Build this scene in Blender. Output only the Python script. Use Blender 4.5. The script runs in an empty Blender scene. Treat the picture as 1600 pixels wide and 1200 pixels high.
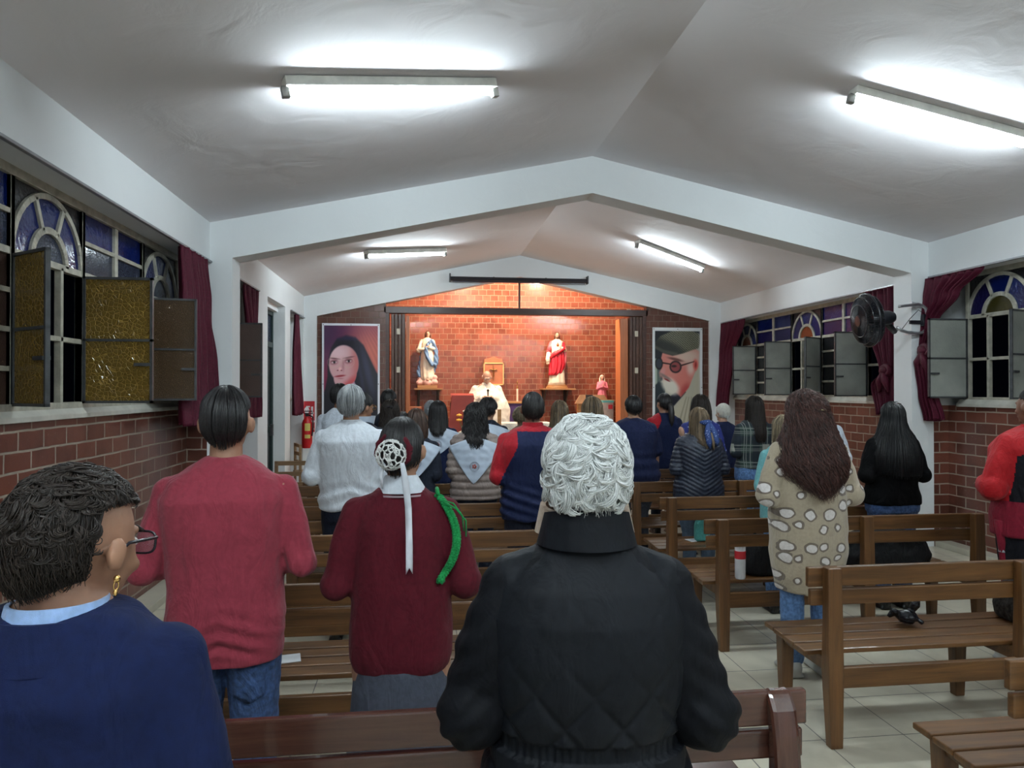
import bpy, bmesh, math, random
import numpy as np
from mathutils import Vector, Matrix, noise
from mathutils.bvhtree import BVHTree
PI = math.pi
random.seed(7)
S = bpy.context.scene
COL = S.collection

# ------------------------------------------------------------------ camera
cam_d = bpy.data.cameras.new('camera')
cam = bpy.data.objects.new('camera', cam_d)
COL.objects.link(cam)
cam.location = (0.0, 0.0, 1.65)
cam.rotation_euler = (PI/2 + 0.00724, 0.0, -0.1258)
cam_d.sensor_fit = 'HORIZONTAL'
cam_d.sensor_width = 36.0
cam_d.lens = 36.0*1105.0/1600.0
cam_d.clip_start = 0.05
cam_d.clip_end = 100
S.camera = cam

# ------------------------------------------------------------------ world, exposure
S.view_settings.view_transform = 'Standard'
S.view_settings.look = 'None'
S.view_settings.gamma = 1.0
S.view_settings.use_curve_mapping = False
S.view_settings.exposure = 0.5
wd = bpy.data.worlds.new('night')
S.world = wd
wd.use_nodes = True
wd.node_tree.nodes['Background'].inputs[0].default_value = (0.10, 0.14, 0.30, 1)
wd.node_tree.nodes['Background'].inputs[1].default_value = 0.003
TUBE = 132.0         # radiance of the fluorescent tubes
ALTAR_W = 260.0      # warm spotlights over the altar, watts

# ------------------------------------------------------------------ materials
MATS = {}
def lin(c):
    return tuple(((v/255.0)/12.92 if v/255.0 <= .04045 else ((v/255.0+.055)/1.055)**2.4) for v in c)
class NT:
    def __init__(s, name):
        s.m = bpy.data.materials.new(name); s.m.use_nodes = True
        s.t = s.m.node_tree; s.b = s.t.nodes['Principled BSDF']
        s.out = s.t.nodes['Material Output']
    def n(s, typ, **kw):
        nd = s.t.nodes.new(typ)
        for k, v in kw.items():
            if k.startswith('i_'):
                key = k[2:]
                key = int(key) if key.isdigit() else key.replace('_', ' ')
                nd.inputs[key].default_value = v
            else: setattr(nd, k, v)
        return nd
    def l(s, a, b): s.t.links.new(a, b)
    def math(s, op, a, b=None, c=None):
        nd = s.t.nodes.new('ShaderNodeMath'); nd.operation = op
        for i, v in enumerate((a, b, c)):
            if v is None: continue
            if isinstance(v, (int, float)): nd.inputs[i].default_value = v
            else: s.l(v, nd.inputs[i])
        return nd.outputs[0]
    def mix(s, f, a, b):
        nd = s.t.nodes.new('ShaderNodeMix'); nd.data_type = 'RGBA'
        for i, v in ((0, f), (6, a), (7, b)):
            if isinstance(v, (int, float)): nd.inputs[i].default_value = v
            elif isinstance(v, tuple): nd.inputs[i].default_value = (v[0], v[1], v[2], 1)
            else: s.l(v, nd.inputs[i])
        return nd.outputs[2]
    def ramp(s, f, *st):
        nd = s.t.nodes.new('ShaderNodeValToRGB'); e = nd.color_ramp.elements
        while len(e) < len(st): e.new(.5)
        for i, (p, c) in enumerate(st):
            e[i].position = p; e[i].color = (c[0], c[1], c[2], 1) if isinstance(c, tuple) else (c, c, c, 1)
        s.l(f, nd.inputs[0]); return nd.outputs[0]
    def bump(s, h, st=.3, dist=.01):
        nd = s.n('ShaderNodeBump'); nd.inputs['Strength'].default_value = st
        nd.inputs['Distance'].default_value = dist
        s.l(h, nd.inputs['Height']); s.l(nd.outputs[0], s.b.inputs['Normal'])
        return nd
    def base(s, c):
        if isinstance(c, tuple): s.b.inputs['Base Color'].default_value = (c[0], c[1], c[2], 1)
        else: s.l(c, s.b.inputs['Base Color'])
    def r(s, v): s.b.inputs['Roughness'].default_value = v

def mat(name, c, rough=.6, metal=0., nscale=0, var=.15, bump=0., bscale=60., spec=.5, sheen=0., scl=(1,1,1), coat=0.):
    if name in MATS: return MATS[name]
    T = NT(name); T.r(rough); T.b.inputs['Metallic'].default_value = metal
    T.b.inputs['Specular IOR Level'].default_value = spec
    if sheen: T.b.inputs['Sheen Weight'].default_value = sheen
    if coat: T.b.inputs['Coat Weight'].default_value = coat
    tc = T.n('ShaderNodeTexCoord'); mp = T.n('ShaderNodeMapping'); mp.inputs['Scale'].default_value = scl
    T.l(tc.outputs['Object'], mp.inputs[0])
    nz = T.n('ShaderNodeTexNoise', i_Scale=nscale or 12., i_Detail=5.)
    T.l(mp.outputs[0], nz.inputs[0])
    a = tuple(v*(1-var) for v in c); b = tuple(min(1, v*(1+var)) for v in c)
    T.base(T.ramp(nz.outputs[0], (.3, a), (.7, b)))
    if bump:
        n2 = T.n('ShaderNodeTexNoise', i_Scale=bscale, i_Detail=4.); T.l(mp.outputs[0], n2.inputs[0])
        T.bump(n2.outputs[0], bump, .01)
    MATS[name] = T.m; return T.m

def fabric(name, c, rough=.85, weave=900., fold=.35, var=.10, sheen=.2, foldscale=9., spec=.25):
    """cloth: fine weave and soft creases"""
    if name in MATS: return MATS[name]
    T = NT(name); T.r(rough); T.b.inputs['Sheen Weight'].default_value = sheen*min(1., max(c)*1.6)
    T.b.inputs['Specular IOR Level'].default_value = spec
    tc = T.n('ShaderNodeTexCoord')
    mp = T.n('ShaderNodeMapping'); mp.inputs['Scale'].default_value = (1.6, 1.6, .8)
    T.l(tc.outputs['Object'], mp.inputs[0])
    n1 = T.n('ShaderNodeTexNoise', i_Scale=foldscale, i_Detail=3., i_Distortion=1.2); T.l(mp.outputs[0], n1.inputs[0])
    n2 = T.n('ShaderNodeTexNoise', i_Scale=weave, i_Detail=2.); T.l(tc.outputs['Object'], n2.inputs[0])
    n3 = T.n('ShaderNodeTexNoise', i_Scale=60., i_Detail=4.); T.l(tc.outputs['Object'], n3.inputs[0])
    a = tuple(v*(1-var) for v in c); b = tuple(min(1, v*(1+var)) for v in c)
    T.base(T.ramp(n3.outputs[0], (.35, a), (.65, b)))
    h = T.math('ADD', T.math('MULTIPLY', n1.outputs[0], 1.0), T.math('MULTIPLY', n2.outputs[0], .03))
    T.bump(h, fold, .05)
    MATS[name] = T.m; return T.m

def emit(name, c, st):
    if name in MATS: return MATS[name]
    T = NT(name); T.base((.8, .8, .8)); T.b.inputs['Emission Color'].default_value = (c[0], c[1], c[2], 1)
    T.b.inputs['Emission Strength'].default_value = st
    MATS[name] = T.m; return T.m

def brick_mat(name, c1, c2, mortar, rough=.3, ms=.0072, bw=.26):
    T = NT(name); T.r(rough)
    g = T.n('ShaderNodeNewGeometry'); sx = T.n('ShaderNodeSeparateXYZ'); T.l(g.outputs['Position'], sx.inputs[0])
    u = T.math('ADD', sx.outputs[0], sx.outputs[1])
    cx = T.n('ShaderNodeCombineXYZ'); T.l(u, cx.inputs[0]); T.l(sx.outputs[2], cx.inputs[1])
    wob = T.n('ShaderNodeTexNoise', i_Scale=6., i_Detail=2.); T.l(g.outputs['Position'], wob.inputs[0])
    wv = T.n('ShaderNodeVectorMath', operation='SCALE'); T.l(wob.outputs['Color'], wv.inputs[0]); wv.inputs['Scale'].default_value = .012
    ad = T.n('ShaderNodeVectorMath', operation='ADD'); T.l(cx.outputs[0], ad.inputs[0]); T.l(wv.outputs[0], ad.inputs[1])
    br = T.n('ShaderNodeTexBrick', offset=.5, squash=1.)
    T.l(ad.outputs[0], br.inputs['Vector'])
    for k, v in (('Scale', 1.), ('Brick Width', bw), ('Row Height', .11), ('Mortar Size', ms), ('Mortar Smooth', .3), ('Bias', 0.)):
        br.inputs[k].default_value = v
    br.inputs['Color1'].default_value = (*c1, 1); br.inputs['Color2'].default_value = (*c2, 1); br.inputs['Mortar'].default_value = (*mortar, 1)
    nz = T.n('ShaderNodeTexNoise', i_Scale=7., i_Detail=8., i_Roughness=.7); T.l(g.outputs['Position'], nz.inputs[0])
    c = T.mix(T.ramp(nz.outputs[0], (.35, 0.), (.75, 1.)), br.outputs['Color'], tuple(v*1.7 for v in c1))
    ndk = T.n('ShaderNodeTexNoise', i_Scale=3.3, i_Detail=3.); T.l(ad.outputs[0], ndk.inputs[0]); c = T.mix(T.ramp(ndk.outputs[0], (.50, 0.), (.72, .55)), c, tuple(v*.45 for v in c1))
    nz2 = T.n('ShaderNodeTexNoise', i_Scale=45., i_Detail=6.); T.l(g.outputs['Position'], nz2.inputs[0])
    spk = T.ramp(nz2.outputs[0], (.66, 0.), (.74, .35))
    c = T.mix(spk, c, mortar); c = T.mix(br.outputs['Fac'], c, mortar)
    T.base(c)
    rr = T.math('ADD', T.math('MULTIPLY', br.outputs['Fac'], .5), rough); T.l(rr, T.b.inputs['Roughness'])
    inv = T.math('SUBTRACT', 1., br.outputs['Fac'])
    vz = T.n('ShaderNodeTexVoronoi', i_Scale=4.); T.l(ad.outputs[0], vz.inputs[0])
    h = T.math('ADD', inv, T.math('MULTIPLY', nz.outputs[0], .35))
    T.bump(h, .5, .008)
    return T.m

def wood_mat(name, c1, c2, rough=.35, axis=0, coat=0.):
    if name in MATS: return MATS[name]
    T = NT(name); T.r(rough); T.b.inputs['Coat Weight'].default_value = coat
    tc = T.n('ShaderNodeTexCoord'); mp = T.n('ShaderNodeMapping')
    sc = [14., 14., 14.]; sc[axis] = .9; mp.inputs['Scale'].default_value = sc
    T.l(tc.outputs['Object'], mp.inputs[0])
    oi = T.n('ShaderNodeObjectInfo'); 
    ad = T.n('ShaderNodeVectorMath', operation='ADD'); T.l(mp.outputs[0], ad.inputs[0])
    sc2 = T.n('ShaderNodeVectorMath', operation='SCALE'); sc2.inputs[0].default_value = (37., 17., 23.); T.l(oi.outputs['Random'], sc2.inputs['Scale'])
    T.l(sc2.outputs[0], ad.inputs[1])
    nz = T.n('ShaderNodeTexNoise', i_Scale=2.2, i_Detail=7., i_Roughness=.62, i_Distortion=.6); T.l(ad.outputs[0], nz.inputs[0])
    n2 = T.n('ShaderNodeTexNoise', i_Scale=1.3, i_Detail=2.); T.l(tc.outputs['Object'], n2.inputs[0])
    c = T.ramp(nz.outputs[0], (.32, c1), (.68, c2))
    c = T.mix(T.ramp(n2.outputs[0], (.45, 0.), (.75, .45)), c, tuple(v*.6 for v in c1))
    T.base(c); T.bump(nz.outputs[0], .15, .004)
    MATS[name] = T.m; return T.m

# ------------------------------------------------------------------ mesh builder
def rotm(rx=0, ry=0, rz=0):
    return Matrix.Rotation(rz, 3, 'Z') @ Matrix.Rotation(ry, 3, 'Y') @ Matrix.Rotation(rx, 3, 'X')
class MB:
    def __init__(s): s.v = []; s.f = []; s.mi = []; s.cur = 0
    def add(s, vs, fs):
        o = len(s.v); s.v += [tuple(p) for p in vs]
        for f in fs: s.f.append(tuple(i+o for i in f)); s.mi.append(s.cur)
        return s
    def box(s, lo, hi, R=None, c=None):
        x0, y0, z0 = lo; x1, y1, z1 = hi
        vs = [Vector(p) for p in ((x0,y0,z0),(x1,y0,z0),(x1,y1,z0),(x0,y1,z0),(x0,y0,z1),(x1,y0,z1),(x1,y1,z1),(x0,y1,z1))]
        if R is not None:
            cc = Vector(c) if c is not None else sum(vs, Vector())/8
            vs = [R @ (p-cc) + cc for p in vs]
        return s.add(vs, [(0,3,2,1),(4,5,6,7),(0,1,5,4),(1,2,6,5),(2,3,7,6),(3,0,4,7)])
    def rings(s, rings, cap=True, closed=False):
        """loft rings of equal count"""
        n = len(rings[0]); vs = [p for r in rings for p in r]; fs = []
        m = len(rings)
        for i in range(m-1 if not closed else m):
            a = i*n; b = ((i+1) % m)*n
            for j in range(n):
                k = (j+1) % n
                fs.append((a+j, a+k, b+k, b+j))
        if cap and not closed:
            fs.append(tuple(reversed(range(n)))); fs.append(tuple((m-1)*n+j for j in range(n)))
        return s.add(vs, fs)
    def tube(s, pts, r, n=10, cap=True, flat=1.0):
        pts = [Vector(p) for p in pts]; m = len(pts)
        if not hasattr(r, '__len__'): r = [r]*m
        up = None; rings = []
        for i, p in enumerate(pts):
            d = (pts[min(i+1, m-1)] - pts[max(i-1, 0)])
            d = d.normalized() if d.length > 1e-9 else Vector((0,0,1))
            if up is None:
                up = Vector((0,0,1)) if abs(d.z) < .9 else Vector((0,1,0))
            a = up - d*up.dot(d)
            if a.length < 1e-5: a = d.orthogonal()
            a.normalize(); b = d.cross(a); up = a
            rings.append([p + (a*math.cos(t)*flat + b*math.sin(t))*r[i] for t in [2*PI*j/n for j in range(n)]])
        return s.rings(rings, cap)
    def ell(s, c, r, R=None, nu=20, nv=14):
        c = Vector(c); vs = []; fs = []
        for i in range(1, nv):
            t = PI*i/nv
            for j in range(nu):
                p = 2*PI*j/nu
                q = Vector((r[0]*math.sin(t)*math.cos(p), r[1]*math.sin(t)*math.sin(p), r[2]*math.cos(t)))
                vs.append(c + (R @ q if R is not None else q))
        top = Vector((0,0,r[2])); 
        if R is not None: top = R @ top
        vs += [c+top, c-top]; T = len(vs)-2
        for i in range(nv-2):
            for j in range(nu):
                k = (j+1) % nu
                fs.append((i*nu+j, (i+1)*nu+j, (i+1)*nu+k, i*nu+k))
        for j in range(nu):
            k = (j+1) % nu
            fs.append((T, j, k)); fs.append((T+1, (nv-2)*nu+k, (nv-2)*nu+j))
        return s.add(vs, fs)
    def cyl(s, p0, p1, r0, r1=None, n=20):
        return s.tube([p0, p1], [r0, r1 if r1 is not None else r0], n)
    def lathe(s, prof, c=(0,0,0), n=28):
        rings = [[(c[0]+r*math.cos(2*PI*j/n), c[1]+r*math.sin(2*PI*j/n), c[2]+z) for j in range(n)] for r, z in prof]
        return s.rings(rings)
    def prism(s, poly, ax, a, b):
        """polygon (2-D) extruded along axis ax from a to b"""
        def P(p, h):
            return {0: (h, p[0], p[1]), 1: (p[0], h, p[1]), 2: (p[0], p[1], h)}[ax]
        n = len(poly)
        vs = [P(p, a) for p in poly] + [P(p, b) for p in poly]
        fs = [tuple(range(n)), tuple(reversed(range(n, 2*n)))] + [(i, n+i, n+(i+1) % n, (i+1) % n) for i in range(n)]
        return s.add(vs, fs)
    def build(s, name, m, parent=None, smooth=False, world=False, bevel=0., loc=None, fixn=True, label=None, auto=None):
        V = [Vector(p) for p in s.v]
        o_loc = Vector((0,0,0))
        if parent is not None and world:
            inv = parent.get('_m')
            M = mat_of(parent).inverted(); V = [M @ p for p in V]
        elif parent is None:
            if loc is None:
                lo = [min(p[i] for p in V) for i in range(3)]; hi = [max(p[i] for p in V) for i in range(3)]
                o_loc = Vector(((lo[0]+hi[0])/2, (lo[1]+hi[1])/2, lo[2]))
            else: o_loc = Vector(loc)
            V = [p - o_loc for p in V]
        me = bpy.data.meshes.new(name)
        me.from_pydata([tuple(p) for p in V], [], s.f)
        if fixn:
            bm = bmesh.new(); bm.from_mesh(me); bmesh.ops.recalc_face_normals(bm, faces=bm.faces); bm.to_mesh(me); bm.free()
        ms = m if isinstance(m, (list, tuple)) else [m]
        for x in ms: me.materials.append(x)
        if len(ms) > 1: me.polygons.foreach_set('material_index', s.mi)
        if smooth: me.polygons.foreach_set('use_smooth', [True]*len(me.polygons))
        ob = bpy.data.objects.new(name, me); COL.objects.link(ob)
        if parent is None: ob.location = o_loc
        else: ob.parent = parent
        if bevel:
            b = ob.modifiers.new('bevel', 'BEVEL'); b.width = bevel; b.segments = 2; b.limit_method = 'ANGLE'
            b.harden_normals = False
        if auto is not None and smooth: me.set_sharp_from_angle(angle=math.radians(auto))
        if label: ob['label'] = label
        return ob
def mat_of(o):
    m = Matrix.Translation(o.location) @ o.rotation_euler.to_matrix().to_4x4() @ Matrix.Diagonal((*o.scale, 1))
    return mat_of(o.parent) @ m if o.parent else m
def tag(o, label=None, cat=None, group=None, kind=None):
    if label: o['label'] = label
    if cat: o['category'] = cat
    if group: o['group'] = group
    if kind: o['kind'] = kind
    return o
def thing(name, label, cat, loc=(0,0,0), rz=0, group=None):
    o = bpy.data.objects.new(name, None); COL.objects.link(o)
    o.empty_display_size = .1
    o.location = loc; o.rotation_euler = (0, 0, rz)
    return tag(o, label, cat, group)
def struct(o, label=None):
    o['kind'] = 'structure'
    if label: o['label'] = label
    return o
def dup(root, loc=None, rz=None, label=None, group=None):
    r = root.copy(); COL.objects.link(r)
    if loc is not None: r.location = loc
    if rz is not None: r.rotation_euler = (0, 0, rz)
    if label: r['label'] = label
    if group: r['group'] = group
    def rec(a, b):
        for ch in list(a.children):
            c = ch.copy(); COL.objects.link(c); c.parent = b; rec(ch, c)
    rec(root, r); return r
# ------------------------------------------------------------------ room shell
XL, XR = -1.95, 5.28          # faces of the white beams along both sides
BL, BR = -2.15, 5.50          # brick planes under the windows
ZB, ZE, XM = 2.83, 3.19, 1.665
SL = .2114; ZA = ZE + SL*(XM-XL)
Y0, YF1, YF2 = -4.0, 6.82, 12.06
def zc(x): return ZE + SL*(min(x, 2*XM-x) - XL)

def plaster(name, c):
    T = NT(name); T.r(.75); T.b.inputs['Specular IOR Level'].default_value = .25
    g = T.n('ShaderNodeNewGeometry')
    a = T.n('ShaderNodeTexNoise', i_Scale=.9, i_Detail=6.); T.l(g.outputs['Position'], a.inputs[0])
    b = T.n('ShaderNodeTexNoise', i_Scale=3., i_Detail=8., i_Distortion=.8); T.l(g.outputs['Position'], b.inputs[0])
    T.base(T.ramp(a.outputs[0], (.3, tuple(v*.93 for v in c)), (.7, c)))
    T.bump(b.outputs[0], .25, .03); return T.m
CEIL = plaster('ceiling_plaster', (.84, .81, .83))
WHITE = plaster('white_paint', (.78, .80, .81))
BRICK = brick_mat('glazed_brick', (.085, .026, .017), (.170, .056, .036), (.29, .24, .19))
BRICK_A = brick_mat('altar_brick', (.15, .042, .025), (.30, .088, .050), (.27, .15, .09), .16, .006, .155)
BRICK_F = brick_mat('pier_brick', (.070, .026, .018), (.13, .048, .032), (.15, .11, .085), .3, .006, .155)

def tile_mat():
    T = NT('floor_tile'); T.r(.28)
    g = T.n('ShaderNodeNewGeometry'); sx = T.n('ShaderNodeSeparateXYZ'); T.l(g.outputs['Position'], sx.inputs[0])
    def line(o, off):
        m = T.math('FRACT', T.math('DIVIDE', T.math('SUBTRACT', o, off-100*.41), .41))
        d = T.math('MINIMUM', m, T.math('SUBTRACT', 1., m))
        return T.math('LESS_THAN', d, .0065)
    grout = T.math('MAXIMUM', line(sx.outputs[0], 1.87), line(sx.outputs[1], 3.13))
    nz = T.n('ShaderNodeTexNoise', i_Scale=2.5, i_Detail=8., i_Distortion=1.5); T.l(g.outputs['Position'], nz.inputs[0])
    c = T.ramp(nz.outputs[0], (.3, (.50, .46, .36)), (.7, (.66, .61, .49)))
    T.base(T.mix(grout, c, (.12, .11, .10)))
    inv = T.math('SUBTRACT', 1., grout); T.bump(inv, .3, .003)
    return T.m
TILE = tile_mat()

m = MB(); m.box((BL-.3, Y0-.3, -.12), (BR+.3, 12.3, 0)); struct(m.build('floor', TILE))
m = MB(); m.prism([(BL-.3, zc(XL)-.05), (BL-.3, ZE+.2), (XM, ZA+.15), (BR+.3, ZE+.2), (BR+.3, ZE-.05), (XR, ZE), (XM, ZA), (XL, ZE)], 1, Y0-.3, 12.36)
struct(m.build('ceiling', CEIL))
# beams along the eaves (over the windows)
m = MB(); m.box((BL-.25, Y0, ZB), (XL, 12.3, ZE+.04)); struct(m.build('trim_1', WHITE))
m = MB(); m.box((XR, Y0, ZB), (BR+.25, 12.3, ZE+.04)); struct(m.build('trim_2', WHITE))

# gable frames: two columns and a pitched beam, one structure each
def frame(n, y0, y1, dz=.365):
    cw = .20
    lx, rx = XL+cw, XR-cw
    poly = [(BL-.2, 0), (BL-.2, ZE), (XL, ZE+.02), (XM, ZA+.02), (XR, ZE+.02), (BR+.2, ZE), (BR+.2, 0)]
    m = MB()
    zi = zc(lx)-dz
    m.prism([(XL-.02, 0), (lx, 0), (lx, ZE+.05), (XL-.02, ZE)], 1, y0, y1)
    m.prism([(rx, 0), (XR+.05, 0), (XR+.05, ZE), (rx, ZE+.05)], 1, y0, y1)
    # pitched beam, built as one polygon
    m.prism([(XL-.02, zi-.0), (lx, zi), (XM, zi+SL*(XM-lx)), (rx, zi), (XR+.05, zi), (XR+.05, ZE+.02), (XM, ZA+.04), (XL-.02, ZE+.02)], 1, y0+.002, y1-.002)
    struct(m.build('trim_%d' % n, WHITE))
frame(3, YF1, YF1+.28); frame(4, YF2, YF2+.22); frame(5, 1.56, 1.84)

# side walls -------------------------------------------------------
m = MB()
m.box((BL-.2, Y0, 0), (BL, 9.28, 1.48)); m.box((BL-.2, 10.43, 0), (BL, 12.3, 1.48))
m.box((BL-.2, YF1, 0), (XL-.02, YF1+.28, 1.48)); m.box((BL-.2, 1.56, 0), (XL-.02, 1.84, 1.48))
struct(m.build('wall_left', BRICK))
m = MB()
m.box((BR, Y0, 0), (BR+.2, 12.3, 1.48)); m.box((XR+.05, YF1, 0), (BR+.2, YF1+.28, 1.48)); m.box((XR+.05, 1.56, 0), (BR+.2, 1.84, 1.48))
struct(m.build('wall_right', BRICK))
# white piers between windows and door
m = MB()
for a, b in ((8.75, 9.28), (10.43, 10.82)):
    m.box((BL-.2, a, 0), (XL, b, ZB))
m.box((BL-.2, 11.96, 0), (XL, YF2, ZB)); m.box((BL-.2, YF2, 0), (XL, 12.3, ZB))
m.box((BL-.2, 9.28, 2.75), (XL-.1, 10.43, ZB))
m.box((BL-.2, YF1, 1.48), (XL-.02, YF1+.28, ZB)); m.box((BL-.2, 1.56, 1.48), (XL-.02, 1.84, ZB))
m.box((BL-.2, Y0, 1.48), (BL, 1.56, ZB))
struct(m.build('trim_6', WHITE))
m = MB()
m.box((XR+.05, YF1, 1.48), (BR+.2, YF1+.28, ZB)); m.box((XR+.05, 1.56, 1.48), (BR+.2, 1.84, ZB))
m.box((BR, Y0, 1.48), (BR+.2, 1.56, ZB)); m.box((BR-.22, 11.96, 0), (BR+.2, 12.3, ZB))
struct(m.build('trim_7', WHITE))
m = MB(); m.box((BL-.2, Y0-.2, 0), (BR+.2, Y0, ZA+.1)); struct(m.build('wall_rear', WHITE))
# curb at the foot of the side walls
CURB = mat('cream_curb', (.50, .47, .38), .45, nscale=4)
m = MB(); m.box((BL, Y0, 0), (XL-.02, 9.28, .06)); struct(m.build('baseboard_left', CURB, bevel=.004))
m = MB(); m.box((BR-.16, Y0, 0), (BR, 12.0, .06)); struct(m.build('baseboard_right', CURB, bevel=.004))

# front wall piers with banners, and the sanctuary behind -----------
PL, PR = -.62, 3.93
m = MB()
for a, b in ((XL+.2, PL), (PR, XR-.2)):
    m.prism([(a, 0), (b, 0), (b, zc(b)-.30), (a, zc(a)-.30)], 1, YF2+.06, YF2+.2)
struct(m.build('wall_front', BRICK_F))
m = MB()
AX0, AX1, AY1 = -1.3, 4.6, 14.0
m.box((AX0, AY1, 0), (AX1, AY1+.15, 4.3))
m.box((AX0-.15, 12.3, 0), (AX0, AY1+.15, 4.3)); m.box((AX1, 12.3, 0), (AX1+.15, AY1+.15, 4.3))
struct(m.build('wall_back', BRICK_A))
m = MB(); m.box((AX0-.15, 12.3, 4.3), (AX1+.15, AY1+.15, 4.4))
m.box((AX0-.15, 12.26, 3.95), (AX1+.15, 12.36, 4.4))
struct(m.build('trim_8', WHITE))
m = MB(); m.box((AX0, 12.3, -.1), (AX1, AY1, .25)); struct(m.build('trim_9', TILE))
DKWOOD = wood_mat('dark_lintel_wood', (.035, .014, .010), (.070, .028, .020), .4)
m = MB(); m.box((PL-.03, 12.12, 2.94), (PR+.03, 12.30, 3.05)); struct(m.build('trim_10', DKWOOD, bevel=.004))
m = MB(); m.box((1.655, 12.17, 3.05), (1.685, 12.20, 3.52)); struct(m.build('trim_11', mat('dark_metal', (.02, .017, .018), .4)))
m = MB(); m.box((PL-.01, 12.13, 0), (PL+.06, 12.3, 2.94)); m.box((PR-.06, 12.13, 0), (PR+.01, 12.3, 2.94)); struct(m.build('trim_12', DKWOOD, bevel=.003))

# folding doors drawn back to each side
ORW = mat('varnished_orange_wood', (.42, .13, .045), .4, nscale=5, scl=(8, 8, .6))
FDW = wood_mat('folding_door_wood', (.050, .020, .012), (.10, .042, .026), .4, axis=2)
PLATE = mat('pale_lock_plate', (.55, .5, .4), .4)
def folding(n, x0, x1, xj0, xj1):
    r = thing('door_%d' % n, None, None, ((x0+x1)/2, 12.24, .25)); struct(r)
    k = 4
    for i in range(k):
        a = x0+(x1-x0)*i/k; b = x0+(x1-x0)*(i+1)/k-.008
        m = MB(); m.box((a, 12.16, .25), (b, 12.5, 2.93)); m.build('door_panel', FDW, r, world=True, bevel=.006)
    m = MB(); m.box((min(xj0, xj1), 12.2, .25), (max(xj0, xj1), 12.52, 2.9)); m.build('edge_panel', ORW, r, world=True, bevel=.004)
    xm = (x0+x1)/2
    for z in (2.63, 1.98):
        m = MB(); m.box((xm-.03, 12.145, z-.05), (xm+.03, 12.162, z+.05)); m.build('lock_plate', PLATE, r, world=True, bevel=.003)
folding(1, -.53, -.29, -.28, -.22); folding(2, 3.64, 3.88, 3.48, 3.62)
m = MB(); m.box((3.64, 12.31, 3.03), (3.71, 12.33, 3.08)); 
tag(m.build('junction_box', PLATE), 'small white electrical box above the right end of the dark lintel', 'junction box')

# ------------------------------------------------------------------ fluorescent lamps
TUBEM = emit('lit_tube', (.80, .94, 1.0), TUBE)
HOUSE = mat('lamp_enamel', (.86, .86, .80), .4, nscale=9)
CAPM = mat('tube_socket', (.35, .35, .33), .5)
def lamp(p, ang, tilt, label, L=1.25):
    r = thing('fluorescent_lamp', label, 'ceiling lamp', p, ang, 'fluorescent lamps on the ceiling')
    R = rotm(0, tilt, 0); 
    def T(m): m.v = [tuple(R @ Vector(q)) for q in m.v]; return m
    h = L/2
    T(MB().box((-h, -.056, -.058), (h, .056, -.002))).build('housing', HOUSE, r, bevel=.006)
    T(MB().tube([(-h+.03, 0, -.080), (h-.03, 0, -.080)], .018, 16)).build('tube', TUBEM, r, smooth=True)
    for s_ in (-1, 1):
        T(MB().box((s_*h-.022, -.022, -.112), (s_*h+.022, .022, -.05))).build('socket', CAPM, r, bevel=.004)
def lamp_at(a, b, label):
    a = Vector(a); b = Vector(b); c = (a+b)/2; d = b-a
    x = c.x; c.z = zc(x)
    ang = math.atan2(d.y, d.x); sl = SL if x < XM else -SL
    lamp(c, ang, -math.atan(sl*math.cos(ang)), label, d.xy.length)
lamp_at((-.81, 4.17, 0), (.47, 4.66, 0), 'lit fluorescent tube over the near left slope of the ceiling')
lamp_at((2.88, 4.45, 0), (4.24, 4.42, 0), 'lit fluorescent tube cut off by the right edge, near right slope')
lamp_at((-.74, 9.3, 0), (.31, 10.15, 0), 'lit fluorescent tube on the left slope beyond the pitched beam')
lamp_at((2.91, 9.36, 0), (4.05, 9.85, 0), 'lit fluorescent tube on the right slope beyond the pitched beam')
lamp_at((-.8, -1.6, 0), (.45, -1.6, 0), 'lit fluorescent tube behind the last row on the left slope')
lamp_at((-.8, .2, 0), (.45, .2, 0), 'unseen fluorescent tube added overhead as fill light on the left slope')  # extra tube out of view, added to fill the near rows
lamp_at((2.84, .2, 0), (4.07, .2, 0), 'unseen fluorescent tube added overhead as fill light on the right slope')  # its partner on the right, likewise an added fill light
lamp_at((2.84, -1.6, 0), (4.07, -1.6, 0), 'lit fluorescent tube behind the last row on the right slope')
# warm ceiling lamps of the sanctuary, hidden above the lintel
WARM = emit('warm_bulb', (1., .62, .34), 60.)
for x, lab in ((.9, 'warm round ceiling lamp over the left half of the altar'), (2.5, 'warm round ceiling lamp over the right half of the altar')):
    r = thing('ceiling_lamp', lab, 'ceiling lamp', (x, 12.62, 4.3))
    MB().lathe([(.001, 0), (.11, 0), (.11, -.05), (.001, -.05)]).build('fixture', HOUSE, r, smooth=False)
    MB().ell((0, 0, -.10), (.07, .07, .055)).build('bulb', WARM, r, smooth=True)
    ld = bpy.data.lights.new('warm_light', 'SPOT'); ld.energy = ALTAR_W; ld.color = (1., .79, .60); ld.shadow_soft_size = .06
    ld.spot_size = math.radians(165); ld.spot_blend = .5
    lo = bpy.data.objects.new('warm_light', ld); COL.objects.link(lo); lo.parent = r; lo.location = (0, 0, -.2); lo.rotation_euler = (.45, 0, 0)

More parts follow.
